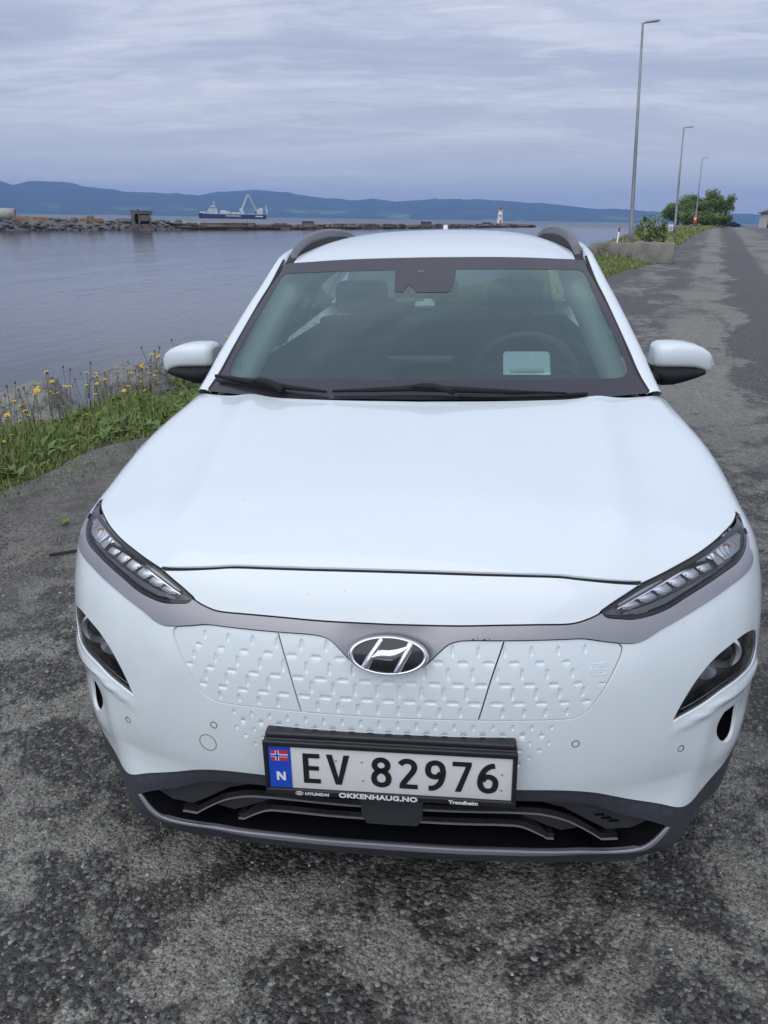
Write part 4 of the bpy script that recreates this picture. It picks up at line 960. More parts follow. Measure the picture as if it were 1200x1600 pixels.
def tedge(s): return itp(s,[-40,0,10,18,26,33,40,60,80,95,112,200,450],[4.1,4.05,3.9,2.7,2.6,1.9,1.9,1.5,1.1,.6,-.8,-5.,-14.])+.10*np.sin(np.asarray(s)*1.9)+.07*np.sin(np.asarray(s)*4.3+1)
def nodes(m): nt=m.node_tree; return nt,nt.nodes,nt.links,nt.nodes['Principled BSDF']
# ---- asphalt
def asphalt():
    m=bpy.data.materials.new('asphalt'); m.use_nodes=True; nt,N,L,b=nodes(m)
    tc=N.new('ShaderNodeTexCoord'); O_=tc.outputs['Object']; sep=N.new('ShaderNodeSeparateXYZ'); L.new(O_,sep.inputs[0])
    def nz(scale,detail,rough,mp=None,dist=0.):
        n=N.new('ShaderNodeTexNoise'); n.inputs['Scale'].default_value=scale; n.inputs['Detail'].default_value=detail; n.inputs['Roughness'].default_value=rough; n.inputs['Distortion'].default_value=dist
        if mp is not None:
            q=N.new('ShaderNodeMapping'); q.inputs['Scale'].default_value=mp; L.new(O_,q.inputs[0]); L.new(q.outputs[0],n.inputs[0])
        else: L.new(O_,n.inputs[0])
        return n.outputs['Fac']
    def M_(op,a,b_=None,c=None):
        n=N.new('ShaderNodeMath'); n.operation=op
        for i,v in enumerate((a,b_,c)):
            if v is None: continue
            if isinstance(v,(int,float)): n.inputs[i].default_value=v
            else: L.new(v,n.inputs[i])
        return n.outputs[0]
    def mr(v,a,b_,c=0.,d=1.,smooth=False):
        n=N.new('ShaderNodeMapRange'); n.interpolation_type='SMOOTHSTEP' if smooth else 'LINEAR'
        for i,x in enumerate((a,b_,c,d)): n.inputs[i+1].default_value=x
        L.new(v,n.inputs[0]); return n.outputs[0]
    def mixc(f,a,b_):
        n=N.new('ShaderNodeMixRGB')
        if isinstance(f,float): n.inputs[0].default_value=f
        else: L.new(f,n.inputs[0])
        for i,v in ((1,a),(2,b_)):
            if isinstance(v,tuple): n.inputs[i].default_value=(*v,1)
            else: L.new(v,n.inputs[i])
        return n.outputs[0]
    # aggregate
    wob=N.new('ShaderNodeTexNoise'); wob.inputs['Scale'].default_value=60; wob.inputs['Detail'].default_value=2; L.new(O_,wob.inputs[0])
    wv=N.new('ShaderNodeVectorMath'); wv.operation='MULTIPLY_ADD'; L.new(wob.outputs['Color'],wv.inputs[0]); wv.inputs[1].default_value=(.012,.012,.012); L.new(O_,wv.inputs[2])
    def vor(scale,feat='F1'):
        v=N.new('ShaderNodeTexVoronoi'); v.feature=feat; v.inputs['Scale'].default_value=scale; v.inputs['Randomness'].default_value=1; L.new(wv.outputs[0],v.inputs['Vector']); return v
    v1=vor(85); v2=vor(210); v3=vor(38)
    sp=N.new('ShaderNodeSeparateColor'); L.new(v1.outputs['Color'],sp.inputs[0])
    r=N.new('ShaderNodeValToRGB'); L.new(sp.outputs[0],r.inputs[0]); e=r.color_ramp; e.elements[0].position=0; e.elements[0].color=(.026,.024,.021,1); e.elements[1].position=1; e.elements[1].color=(.36,.37,.36,1)
    for p,c in ((.55,(.060,.057,.050,1)),(.80,(.145,.148,.128,1)),(.93,(.20,.203,.195,1)),(.972,(.22,.17,.12,1))): k=e.elements.new(p); k.color=c
    sp2=N.new('ShaderNodeSeparateColor'); L.new(v2.outputs['Color'],sp2.inputs[0])
    stone=M_('LESS_THAN',v1.outputs['Distance'],.62)
    fine=mr(sp2.outputs[1],0,1,.025,.085)
    finec=N.new('ShaderNodeCombineColor'); L.new(fine,finec.inputs[0]); L.new(fine,finec.inputs[1]); L.new(fine,finec.inputs[2])
    base=mixc(stone,finec.outputs[0],r.outputs[0])
    # light dried film in patches, stretched along the road further out
    pA=nz(2.9,10,.70,None,.5); pB=nz(1.,9,.66,(.42,.95,1),.7); pC=nz(7.,8,.75)
    far=mr(sep.outputs[0],3.,10.,0,1,True)
    pm=M_('ADD',M_('MULTIPLY',pA,M_('SUBTRACT',1.,M_('MULTIPLY',far,.75))),M_('MULTIPLY',pB,M_('MULTIPLY',far,.75)))
    pm=M_('ADD',M_('MULTIPLY',pm,.72),M_('MULTIPLY',pC,.28))
    # worn wheel tracks along the road
    tr=M_('ADD',sep.outputs[1],M_('MULTIPLY',M_('SUBTRACT',pB,.5),1.2))
    track=M_('MULTIPLY',mr(M_('ABSOLUTE',M_('SUBTRACT',tr,-1.05)),.15,.75,-.15,-.030,True),far)
    light=M_('MULTIPLY',mr(M_('ABSOLUTE',M_('SUBTRACT',tr,-.05)),.15,.8,.075,0.,True),far)
    light2=M_('MULTIPLY',mr(M_('ABSOLUTE',M_('SUBTRACT',tr,-2.6)),.3,1.4,.07,0.,True),far)
    pm=M_('ADD',pm,M_('ADD',track,M_('ADD',light,light2)))
    film=mr(M_('ADD',pm,M_('MULTIPLY',M_('SUBTRACT',far,1.),.006)),.465,.540,0,1,True)
    rag=nz(140,5,.78); film=M_('MULTIPLY',film,mr(rag,.38,.58,.0,1.))
    filmc=mixc(mr(nz(22,6,.7),.3,.7),(.22,.215,.185),(.50,.49,.43))
    c=mixc(M_('MULTIPLY',film,.86),base,filmc)
    # bits of brown dirt along the seaward side
    dn=nz(2.6,7,.65)
    dirt=mr(M_('ADD',sep.outputs[1],M_('MULTIPLY',M_('SUBTRACT',dn,.5),1.6)),2.2,3.3,0,1,True)
    dcol=mixc(mr(nz(30,7,.75),.35,.65),(.085,.078,.066),(.25,.235,.20))
    dcol=mixc(mr(nz(3.5,5,.6),.5,.62,0,.8),dcol,(.065,.061,.050))
    c=mixc(M_('MULTIPLY',dirt,M_('SUBTRACT',.95,M_('MULTIPLY',sp.outputs[1],.55))),c,dcol)
    # darker damp streak tone
    c=mixc(mr(nz(.55,6,.6),.48,.66,0,.32),c,(.046,.044,.040))
    L.new(c,b.inputs['Base Color']); b.inputs['Roughness'].default_value=.72; b.inputs['Specular IOR Level'].default_value=.35
    L.new(mr(film,0,1,.55,.85),b.inputs['Roughness'])
    hgt_=M_('ADD',M_('MULTIPLY',M_('SUBTRACT',1.,M_('MULTIPLY',v1.outputs['Distance'],1.)),.55),M_('ADD',M_('MULTIPLY',M_('SUBTRACT',1.,v2.outputs['Distance']),.22),M_('MULTIPLY',nz(14,6,.7),1.7)))
    hgt_=M_('ADD',hgt_,M_('MULTIPLY',M_('SUBTRACT',1.,v3.outputs['Distance']),.4))
    bp=N.new('ShaderNodeBump'); bp.inputs['Strength'].default_value=1.; bp.inputs['Distance'].default_value=.013; L.new(hgt_,bp.inputs['Height']); L.new(bp.outputs[0],b.inputs['Normal'])
    return m
ss=np.concatenate([np.arange(-14,-1,1.),np.arange(-1,12,.25),np.arange(12,40,1.),np.arange(40,130,4.),np.arange(130,451,20.)])
def sheet(name,f0,f1,nt_,m,pw=1.,bumpz=0.):
    g=G(); rows=[]
    for s in ss:
        a=float(f0(s));b_=float(f1(s)); r=[]
        for q in np.linspace(0,1,nt_):
            q=1-(1-q)**pw; t=a+(b_-a)*q; z=float(hgt(s,t))+bumpz*(mn.noise(Vector((s*1.3,t*1.3,2.)))+.5*mn.noise(Vector((s*4,t*4,5.)))); r.append((s,t,z))
        rows.append(r)
    g.grid(rows); o=g.obj(name,m,None,True,kind='structure'); return loc(o)
road=sheet('road',lambda s:-90.,tedge,90,asphalt(),3.,.006)
def soil():
    m=mat('verge_soil',(.07,.065,.045),.9,noise=(6,.5,7),bump=(25,.03)); return m
verge=sheet('verge',tedge,lambda s:11.,60,soil(),1.,.02)
# ---- loose stones lying on the asphalt: far too many to count
def pebbles():
    bm=bmesh.new(); bmesh.ops.create_icosphere(bm,subdivisions=1,radius=1); bm.verts.ensure_lookup_table()
    BV_=np.array([v.co[:] for v in bm.verts]); BF=np.array([[v.index for v in f.verts] for f in bm.faces]); bm.free()
    n=60000
    s=rng.uniform(.2,9.,n)**1.0; t=rng.uniform(-3.2,4.2,n); s=np.where(rng.random(n)<.62,rng.uniform(.4,2.6,n),s)
    m_=rng.random(n)<.22; t=np.where(m_,rng.uniform(2.2,4.3,n),t); s=np.where(m_,rng.uniform(1.5,7,n),s)
    r=.0016+.0034*rng.random(n)**3+(rng.random(n)<.012)*.003+m_*.0012
    sc=np.stack([r*rng.uniform(.8,1.5,n),r*rng.uniform(.7,1.2,n),r*rng.uniform(.45,.8,n)],-1); a=rng.uniform(0,6.28,n)
    z=hgt(s,t)+r*.15
    V=BV_[None]*(1+rng.uniform(-.28,.28,(n,len(BV_),1)))*sc[:,None]; c,s_=np.cos(a)[:,None],np.sin(a)[:,None]
    X=V[...,0]*c-V[...,1]*s_+s[:,None]; Y=V[...,0]*s_+V[...,1]*c+t[:,None]; Z=V[...,2]+z[:,None]
    V=np.stack([X,Y,Z],-1).reshape(-1,3); F=(BF[None]+np.arange(n)[:,None,None]*len(BV_)).reshape(-1,3)
    me=bpy.data.meshes.new('loose_grit'); me.vertices.add(len(V)); me.vertices.foreach_set('co',V.ravel().astype(np.float32)); me.loops.add(len(F)*3); me.loops.foreach_set('vertex_index',F.ravel().astype(np.int32))
    me.polygons.add(len(F)); me.polygons.foreach_set('loop_start',np.arange(0,len(F)*3,3,dtype=np.int32)); me.polygons.foreach_set('loop_total',np.full(len(F),3,dtype=np.int32))
    ms=[mat('grit_dark',(.055,.053,.048),.7),mat('grit_grey',(.17,.167,.15),.7),mat('grit_green',(.14,.155,.14),.6),mat('grit_light',(.38,.38,.36),.6),mat('grit_tan',(.26,.19,.12),.7)]
    for q in ms: me.materials.append(q)
    mi=rng.choice(5,n,p=[.44,.36,.115,.055,.03]); me.polygons.foreach_set('material_index',np.repeat(mi,len(BF)).astype(np.int32)); me.update(); me.validate()
    o=bpy.data.objects.new('loose_grit',me); COL.objects.link(o); loc(o); tag(o,'loose grit and small stones strewn over the rough asphalt','grit',kind='stuff')
pebbles()
# ---- sea
def sea_mat():
    m=bpy.data.materials.new('sea_water'); m.use_nodes=True; nt,N,L,b=nodes(m)
    b.inputs['Base Color'].default_value=(.030,.036,.050,1); b.inputs['IOR'].default_value=1.33; b.inputs['Specular IOR Level'].default_value=.5
    tc=N.new('ShaderNodeTexCoord'); prev=None; h=None
    for sc,mp,w_,det in ((1.,(2.6,1.1,1),.018,5),(1.,(.50,.17,1),.050,4),(1.,(.07,.022,1),.09,3)):
        q=N.new('ShaderNodeMapping'); q.inputs['Scale'].default_value=mp; q.inputs['Rotation'].default_value=(0,0,1.4); L.new(tc.outputs['Object'],q.inputs[0])
        n=N.new('ShaderNodeTexNoise'); n.inputs['Scale'].default_value=sc; n.inputs['Detail'].default_value=det; n.inputs['Roughness'].default_value=.55; n.inputs['Distortion'].default_value=.3; L.new(q.outputs[0],n.inputs[0])
        mu=N.new('ShaderNodeMath'); mu.operation='MULTIPLY'; mu.inputs[1].default_value=w_; L.new(n.outputs['Fac'],mu.inputs[0])
        if h is None: h=mu.outputs[0]
        else:
            a=N.new('ShaderNodeMath'); L.new(h,a.inputs[0]); L.new(mu.outputs[0],a.inputs[1]); h=a.outputs[0]
    ln=N.new('ShaderNodeVectorMath'); ln.operation='LENGTH'; L.new(tc.outputs['Object'],ln.inputs[0]); fr=N.new('ShaderNodeMapRange'); fr.inputs[1].default_value=60; fr.inputs[2].default_value=420; fr.inputs[3].default_value=1.; fr.inputs[4].default_value=.04; L.new(ln.outputs['Value'],fr.inputs[0])
    ro=N.new('ShaderNodeMapRange'); ro.inputs[1].default_value=150; ro.inputs[2].default_value=600; ro.inputs[3].default_value=.10; ro.inputs[4].default_value=.30; L.new(ln.outputs['Value'],ro.inputs[0]); L.new(ro.outputs[0],b.inputs['Roughness'])
    bp=N.new('ShaderNodeBump'); L.new(fr.outputs[0],bp.inputs['Strength']); bp.inputs['Distance'].default_value=1.; L.new(h,bp.inputs['Height']); L.new(bp.outputs[0],b.inputs['Normal'])
    return m
SEA=-1.7
g=G(); g.add([(-6400,-6400,SEA),(8000,-6400,SEA),(8000,8000,SEA),(-6400,8000,SEA)],[(0,1,2,3)]); sea=g.obj('sea',sea_mat(),None,kind='structure')
# ---- far hills
ridge=[(-75,190),(-50,230),(-38,190),(-32.94,206.0),(-30.79,227.0),(-30.09,207.0),(-29.14,238.0),(-27.07,240.0),(-25.95,212.0),(-23.22,177.0),(-20.78,174.0),(-18.71,162.0),(-17.43,192.0),(-14.87,212.0),(-13.15,202.0),(-10.98,166.0),(-8.12,144.0),(-6.93,159.0),(-5.25,139.0),(-2.39,166.0),(1.16,163.0),(3.64,144.0),(4.8,141.0),(6.42,123.0),(7.91,103.0),(10.06,101.0),(11.62,86.0),(13.03,78.0),(16.87,76.0),(18.29,71.0),(21.0,70.0),(35,110),(60,160),(85,190),(112,120)]
def hill_mat():
    m=bpy.data.materials.new('forested_hill'); m.use_nodes=True; nt,N,L,b=nodes(m); tc=N.new('ShaderNodeTexCoord')
    n=N.new('ShaderNodeTexNoise'); n.inputs['Scale'].default_value=.006; n.inputs['Detail'].default_value=8; n.inputs['Roughness'].default_value=.65; L.new(tc.outputs['Object'],n.inputs[0])
    r=N.new('ShaderNodeValToRGB'); L.new(n.outputs['Fac'],r.inputs[0]); e=r.color_ramp; e.elements[0].position=.35; e.elements[0].color=(.018,.030,.018,1); e.elements[1].position=.62; e.elements[1].color=(.05,.075,.035,1)
    n2=N.new('ShaderNodeTexNoise'); n2.inputs['Scale'].default_value=.004; n2.inputs['Detail'].default_value=5; mp=N.new('ShaderNodeMapping'); mp.inputs['Scale'].default_value=(1,1,4); L.new(tc.outputs['Object'],mp.inputs[0]); L.new(mp.outputs[0],n2.inputs[0])
    sep=N.new('ShaderNodeSeparateXYZ'); L.new(tc.outputs['Object'],sep.inputs[0])
    a=N.new('ShaderNodeMapRange'); a.inputs[1].default_value=.56; a.inputs[2].default_value=.62; L.new(n2.outputs['Fac'],a.inputs[0])
    c=N.new('ShaderNodeMapRange'); c.inputs[1].default_value=30; c.inputs[2].default_value=75; c.inputs[3].default_value=1; c.inputs[4].default_value=0; L.new(sep.outputs[2],c.inputs[0])
    mu=N.new('ShaderNodeMath'); mu.operation='MULTIPLY'; L.new(a.outputs[0],mu.inputs[0]); L.new(c.outputs[0],mu.inputs[1])
    mx=N.new('ShaderNodeMixRGB'); L.new(mu.outputs[0],mx.inputs[0]); L.new(r.outputs[0],mx.inputs[1]); mx.inputs[2].default_value=(.17,.22,.08,1); L.new(mx.outputs[0],b.inputs['Base Color']); b.inputs['Roughness'].default_value=.95
    return m
g=G(); rows=[]; azs=np.radians(np.linspace(-60,112,900)); ra=np.radians([p[0] for p in ridge]); rh=[p[1] for p in ridge]
for q in np.linspace(0,1.25,20):
    r=[]
    for a in azs:
        H=float(np.interp(a,ra,rh)); d=5300+1700*q+ (220*mn.noise(Vector((a*14,1,0)))*(1-min(q,1)))
        H=H+7.0*mn.noise(Vector((a*70,0,0)))+5.*mn.noise(Vector((a*210,3,0)))+2.5*mn.noise(Vector((a*600,3,0)))
        f=(q**.85) if q<=1 else 1-(q-1)*2.5
        z=SEA-.5+(H-SEA)*f*(1+(.16*mn.noise(Vector((a*30,q*5,7))) if q<1 else 0)*math.sin(math.pi*min(q,1)))
        if q<1: z=min(z,(H)*(d/7000.)*.985)
        r.append((EYE.x+d*math.sin(a),EYE.y+d*math.cos(a),z))
    rows.append(r)
g.grid(rows); g.obj('far_hills',hill_mat(),None,True,kind='structure')
# ------------------------------------------------------------------ rocks
def rock_mesh(seed,sub=4,amp=.32,flat=.7):
    bm=bmesh.new(); bmesh.ops.create_icosphere(bm,subdivisions=sub,radius=1)
    rr=random.Random(seed); pl=[(Vector((rr.gauss(0,1),rr.gauss(0,1),rr.gauss(0,1))).normalized(),rr.uniform(.55,.85)) for _ in range(10)]
    for v in bm.verts:
        p=v.co.copy()
        for n,d in pl:
            k=p.dot(n)-d
            if k>0: p-=n*k*.88
        q=p+Vector((seed*3.1,0,0)); p*=1+amp*.35*mn.noise(q*1.5)+amp*.22*mn.noise(q*4)+amp*.12*mn.noise(q*11)+amp*.05*mn.noise(q*30)
        p.z*=flat; v.co=p
    me=bpy.data.meshes.new('rock'); bm.to_mesh(me); bm.free(); me.polygons.foreach_set('use_smooth',[True]*len(me.polygons)); return me
def rock_mat(name,c1,c2,sc=5.):
    m=bpy.data.materials.new(name); m.use_nodes=True; nt,N,L,b=nodes(m); tc=N.new('ShaderNodeTexCoord')
    n=N.new('ShaderNodeTexNoise'); n.inputs['Scale'].default_value=sc; n.inputs['Detail'].default_value=9; n.inputs['Roughness'].default_value=.7; L.new(tc.outputs['Object'],n.inputs[0])
    r=N.new('ShaderNodeValToRGB'); L.new(n.outputs['Fac'],r.inputs[0]); e=r.color_ramp; e.elements[0].position=.36; e.elements[0].color=(*c1,1); e.elements[1].position=.64; e.elements[1].color=(*c2,1)
    n3=N.new('ShaderNodeTexNoise'); n3.inputs['Scale'].default_value=sc*7; n3.inputs['Detail'].default_value=4; L.new(tc.outputs['Object'],n3.inputs[0]); th_=N.new('ShaderNodeMapRange'); th_.inputs[1].default_value=.56; th_.inputs[2].default_value=.63; L.new(n3.outputs['Fac'],th_.inputs[0])
    mx=N.new('ShaderNodeMixRGB'); L.new(th_.outputs[0],mx.inputs[0]); L.new(r.outputs[0],mx.inputs[1]); mx.inputs[2].default_value=(.30,.30,.28,1); L.new(mx.outputs[0],b.inputs['Base Color']); b.inputs['Roughness'].default_value=.85
    bp=N.new('ShaderNodeBump'); bp.inputs['Distance'].default_value=.03; L.new(n.outputs['Fac'],bp.inputs['Height']); L.new(bp.outputs[0],b.inputs['Normal']); return m
rkm=rock_mat('shore_rock',(.065,.067,.064),(.27,.27,.25))
def rock(me,s,t,z,d,rz,label,group=None,m=rkm,name='boulder',cat='rock'):
    me=me.copy(); me.materials.clear(); me.materials.append(m); o=bpy.data.objects.new(name,me); COL.objects.link(o); loc(o,s,t,z,rz); o.scale=d; tag(o,label,cat,group); return o
RM=[rock_mesh(i) for i in range(5)]
rock(RM[0],5.35,5.60,-.22,(.72,.50,.48),.4,'grey boulder at the left edge of the photo between flowers and water','boulders along the water edge')
rock(RM[1],6.65,5.62,-.22,(.56,.46,.46),1.3,'speckled grey boulder in the middle of the row behind the yellow flowers','boulders along the water edge')
rock(RM[2],7.95,5.60,-.22,(.58,.46,.46),2.2,'rounded boulder just left of and below the left door mirror','boulders along the water edge')
rock(RM[3],9.3,5.75,-.25,(.6,.5,.44),.2,'boulder partly hidden behind the left door mirror','boulders along the water edge')
rock(RM[4],4.2,6.0,-.40,(.5,.45,.38),.9,'low boulder half cut off by the left edge below the flowers','boulders along the water edge')
bmj=bmesh.new()
for i in range(70):
    me=RM[i%5]; s=rng.uniform(-6,60); t=rng.uniform(6.2,9.5); sc=rng.uniform(.3,.6)
    if s<9 and t<6.6: t+=.8
    tmp=bmesh.new(); bmesh.ops.create_icosphere(tmp,subdivisions=2,radius=1); 
    for v in tmp.verts: v.co=v.co*(1+.3*mn.noise(v.co*1.7+Vector((i,0,0)))); v.co=Vector((v.co.x*sc+s,v.co.y*sc+t,v.co.z*sc*.7+float(hgt(s,t))-.02))
    mm=bpy.data.meshes.new('x'); tmp.to_mesh(mm); tmp.free(); bmj.from_mesh(mm); bpy.data.meshes.remove(mm)
rb=bmobj('shore_rubble',bmj,rkm,kind='stuff'); loc(rb); tag(rb,'tumbled rubble sloping from the verge down into the water','rubble')
# ------------------------------------------------------------------ grass
def grass(name,n,srange,trange,hr,label,wid=.0036,seed=3,lean=.45,cols=None,tf=None):
    R=np.random.default_rng(seed); s=R.uniform(*srange,n); 
    if tf is None: t=R.uniform(*trange,n)
    else:
        e=tedge(s); t=e+tf(R.random(n))
    keep=np.array([mn.noise(Vector((a*1.1,b*1.1,seed)))>-.38 for a,b in zip(s,t)]); s=s[keep];t=t[keep];n=len(s)
    edge=np.clip((t-tedge(s))/.45,0,1) if n>4000 else np.ones(n)
    h=R.uniform(*hr,n)*(.35+.65*edge)*(1+.3*np.array([mn.noise(Vector((a*.9,b*.9,seed+4))) for a,b in zip(s,t)])); w=wid*R.uniform(.6,1.4,n); a=R.uniform(0,6.283,n); ln=R.uniform(.05,lean,n)*h; z=hgt(s,t)-.01
    dx,dy=np.cos(a),np.sin(a); bx,by=-dy*w,dx*w
    P=[]
    for q,ww in ((0,1.),(.5,.8),(1.,.05)):
        cx=s+dx*ln*q*q*1.6; cy=t+dy*ln*q*q*1.6; cz=z+h*(q-.18*q*q)
        P+= [np.stack([cx-bx*ww,cy-by*ww,cz],-1),np.stack([cx+bx*ww,cy+by*ww,cz],-1)]
    V=np.stack(P,1).reshape(-1,3); base=np.arange(n)[:,None,None]*6; F=(np.array([[0,1,3,2],[2,3,5,4]])[None]+base).reshape(-1,4)
    me=bpy.data.meshes.new(name); me.vertices.add(len(V)); me.vertices.foreach_set('co',V.ravel().astype(np.float32)); me.loops.add(len(F)*4); me.loops.foreach_set('vertex_index',F.ravel().astype(np.int32))
    me.polygons.add(len(F)); me.polygons.foreach_set('loop_start',np.arange(0,len(F)*4,4,dtype=np.int32)); me.polygons.foreach_set('loop_total',np.full(len(F),4,dtype=np.int32))
    for c in cols: me.materials.append(c)
    me.polygons.foreach_set('material_index',np.repeat(R.choice(len(cols),n,p=[.3,.28,.2,.14,.08][:len(cols)]),2).astype(np.int32)); me.update()
    o=bpy.data.objects.new(name,me); COL.objects.link(o); loc(o); tag(o,label,'grass',kind='stuff'); return o
def leafm(n,c,r=.6):
    m=mat(n,c,r,spec=.3); b=m.node_tree.nodes['Principled BSDF']; b.inputs['Subsurface Weight'].default_value=0.; return m
GC=[leafm('grass_a',(.17,.245,.060)),leafm('grass_b',(.12,.20,.055)),leafm('grass_c',(.23,.29,.085)),leafm('grass_d',(.31,.29,.13)),leafm('grass_dry',(.25,.20,.11))]
grass('bank_grass',70000,(1.5,14),None,(.06,.155),'green tufted grass along the water side of the gravel',tf=lambda u:u**1.1*1.28,cols=GC,seed=3)
grass('bank_grass',26000,(12,34),None,(.12,.26),'longer grass on the verge in front of the concrete blocks',tf=lambda u:u*2.9,cols=GC,seed=4,wid=.010)
grass('bank_grass',22000,(34,118),None,(.15,.40),'yellowing grass at the foot of the lamp posts',tf=lambda u:u*4.2,cols=[GC[2],GC[3],GC[1],GC[4],GC[0]],seed=5,wid=.03)
grass('bank_grass',2800,(1.8,9),None,(.02,.06),'sparse grass tufts creeping out over the gravel edge',tf=lambda u:-.55*u**2.2+.05,cols=GC,seed=9,wid=.003)
# broad leaves among the grass
def broad():
    R=np.random.default_rng(8); g=G()
    for i in range(900):
        s=R.uniform(2,11); t=float(tedge(s))+.08+1.1*R.random(); z=float(hgt(s,t)); a=R.uniform(0,6.28)
        for k in range(R.integers(2,5)):
            b=a+k*1.5+R.uniform(-.3,.3); L_=R.uniform(.05,.13); up=R.uniform(.25,.8); d=Vector((math.cos(b),math.sin(b),0)); sd_=Vector((-d.y,d.x,0)); w=L_*.20; o=Vector((s,t,z))
            p0=o; p1=o+d*L_*.45+Vector((0,0,L_*up*.8)); p2=o+d*L_+Vector((0,0,L_*up))
            g.add([p0,p1-sd_*w,p1+sd_*w,p2],[(0,1,2),(1,3,2)])
    o=g.obj('low_weeds',GC[1],kind='stuff',label='low broad leaved weeds mixed into the bank grass',cat='weeds'); loc(o)
broad()
# ------------------------------------------------------------------ yellow flowers and dried heads
pet=mat('petal_yellow',(.86,.60,.02),.6); petd=mat('flower_centre',(.66,.38,.01),.8); stm=mat('flower_stem',(.10,.12,.045),.7); brn=mat('dried_head',(.16,.10,.055),.9)
def stem_mesh(h,seed):
    rr=random.Random(seed); g=G(); bx=rr.uniform(-.2,.2)*h; by=rr.uniform(-.2,.2)*h
    g.tube([(0,0,0),(bx*.3,by*.3,h*.5),(bx,by,h)],[.003,.0026,.0024],5); return g,Vector((bx,by,h))
def flower(seed,h,openf):
    root=empty('wildflower' if openf else 'dried_flower')
    g,tip=stem_mesh(h,seed); g.obj('stem',stm,root,True)
    g=G(); rr=random.Random(seed+50); tl=Vector((rr.uniform(-.5,.5),rr.uniform(-.5,.5),1)).normalized(); q=tl.to_track_quat('Z','Y').to_matrix()
    if openf:
        n=16; R_=rr.uniform(.017,.023)
        for ring,(r0,zz) in enumerate(((R_,.004),(R_*.72,.007))):
            for k in range(n):
                a=2*math.pi*(k+.5*ring)/n; w=.24
                P=[Vector((.003*math.cos(a),.003*math.sin(a),.002)),Vector((r0*.7*math.cos(a-w),r0*.7*math.sin(a-w),zz)),Vector((r0*math.cos(a),r0*math.sin(a),zz+.001)),Vector((r0*.7*math.cos(a+w),r0*.7*math.sin(a+w),zz))]
                g.add([tip+q@p for p in P],[(0,1,2,3)])
        g.obj('petals',pet,root); g=G(); g.add([tip+q@Vector((.0055*math.cos(t),.0055*math.sin(t),.008)) for t in [k*math.pi/4 for k in range(8)]]+[tip+q@Vector((0,0,.0105))],[(k,(k+1)%8,8) for k in range(8)]); g.obj('flower_centre',petd,root)
        g=G(); g.tube([tip-tl*.012,tip-tl*.004,tip+tl*.003],[.002,.0055,.0045],6); g.obj('calyx',stm,root,True)
    else:
        g.tube([tip-tl*.006,tip,tip+tl*.009,tip+tl*.016],[.0025,.0075,.0065,.009],7); g.obj('seed_head',brn,root,True)
    return root
def copy_tree(o,parent=None):
    c=o.copy(); COL.objects.link(c)
    if parent: c.parent=parent
    for ch in o.children: copy_tree(ch,c)
    return c
protoF=[flower(i,.28+.04*i,True) for i in range(4)]; protoD=[flower(20+i,.30+.04*i,False) for i in range(3)]
FR=np.random.default_rng(17)
used=set()
def putf(protos,k,s,t,label,group,cat):
    p=protos[k%len(protos)]
    if id(p) not in used: o=p; used.add(id(p))
    else: o=copy_tree(p)
    z=float(hgt(s,t))-.01; o.location=W(s,t,z); o.rotation_euler=(0,0,FR.uniform(0,6.28)); sc=FR.uniform(.68,1.22); o.scale=(sc,sc,sc); tag(o,label,cat,group)
for k in range(250):
    s=2.9+6.5*FR.random()**1.3; t=float(tedge(s))+.15+1.25*FR.random()**.9
    putf(protoF,k,s,t,'yellow dandelion like flower on a tall stem in the bank grass','yellow flowers in the bank grass','flower')
for k in range(150):
    s=FR.uniform(2.9,10.5); t=float(tedge(s))+.45+1.15*FR.random()**.7
    putf(protoD,k,s,t,'withered brown flower head on a thin stem above the bank grass','withered flower heads in the bank grass','flower')
for s,t,l in ((2.95,3.90,'yellow flower standing low at the gravel edge, the higher of two'),(2.80,3.86,'yellow flower standing low at the gravel edge, the lower of two')):
    o=copy_tree(protoF[0]); o.location=W(s,t,float(hgt(s,t))-.12); tag(o,l,'flower','yellow flowers in the bank grass')
# ------------------------------------------------------------------ bits on the gravel
g=G(); g.tube([(0,0,0),(.17,.02,.008),(.33,-.005,.006)],[.007,.010,.005],7); o=g.obj('dark_stick',mat('stick_bark',(.03,.026,.022),.9),smooth=True); o.location=(-1.98,2.10,-.072); o.rotation_euler=(0,0,.35); tag(o,'short dark stick lying on the gravel at the left edge','stick')
g=G(); R=random.Random(3)
for k in range(60):
    a=R.uniform(0,6.28); L_=R.uniform(.02,.05); g.add([(0+.01*math.cos(a),.01*math.sin(a),0),(.012*math.cos(a+.5),.012*math.sin(a+.5),0),(L_*math.cos(a),L_*math.sin(a),L_*R.uniform(.3,1.2))],[(0,1,2)])
o=g.obj('grass_tuft',GC[2]); o.location=(-2.13,2.55,-.088); tag(o,'single small green tuft growing out of the gravel','grass tuft')
for (x,y,l) in ((-1.83,3.0,'pale flat pebble beside the left headlight on the gravel'),(-2.16,3.55,'pale sliver of stone near the edge of the grass')):
    me=RM[1].copy(); me.materials.append(mat('pale_stone',(.42,.41,.38),.8)); o=bpy.data.objects.new('pebble',me); COL.objects.link(o); o.location=(x,y,.0315*x-.0095*y+.004); o.scale=(.028,.012,.007); tag(o,l,'stone')
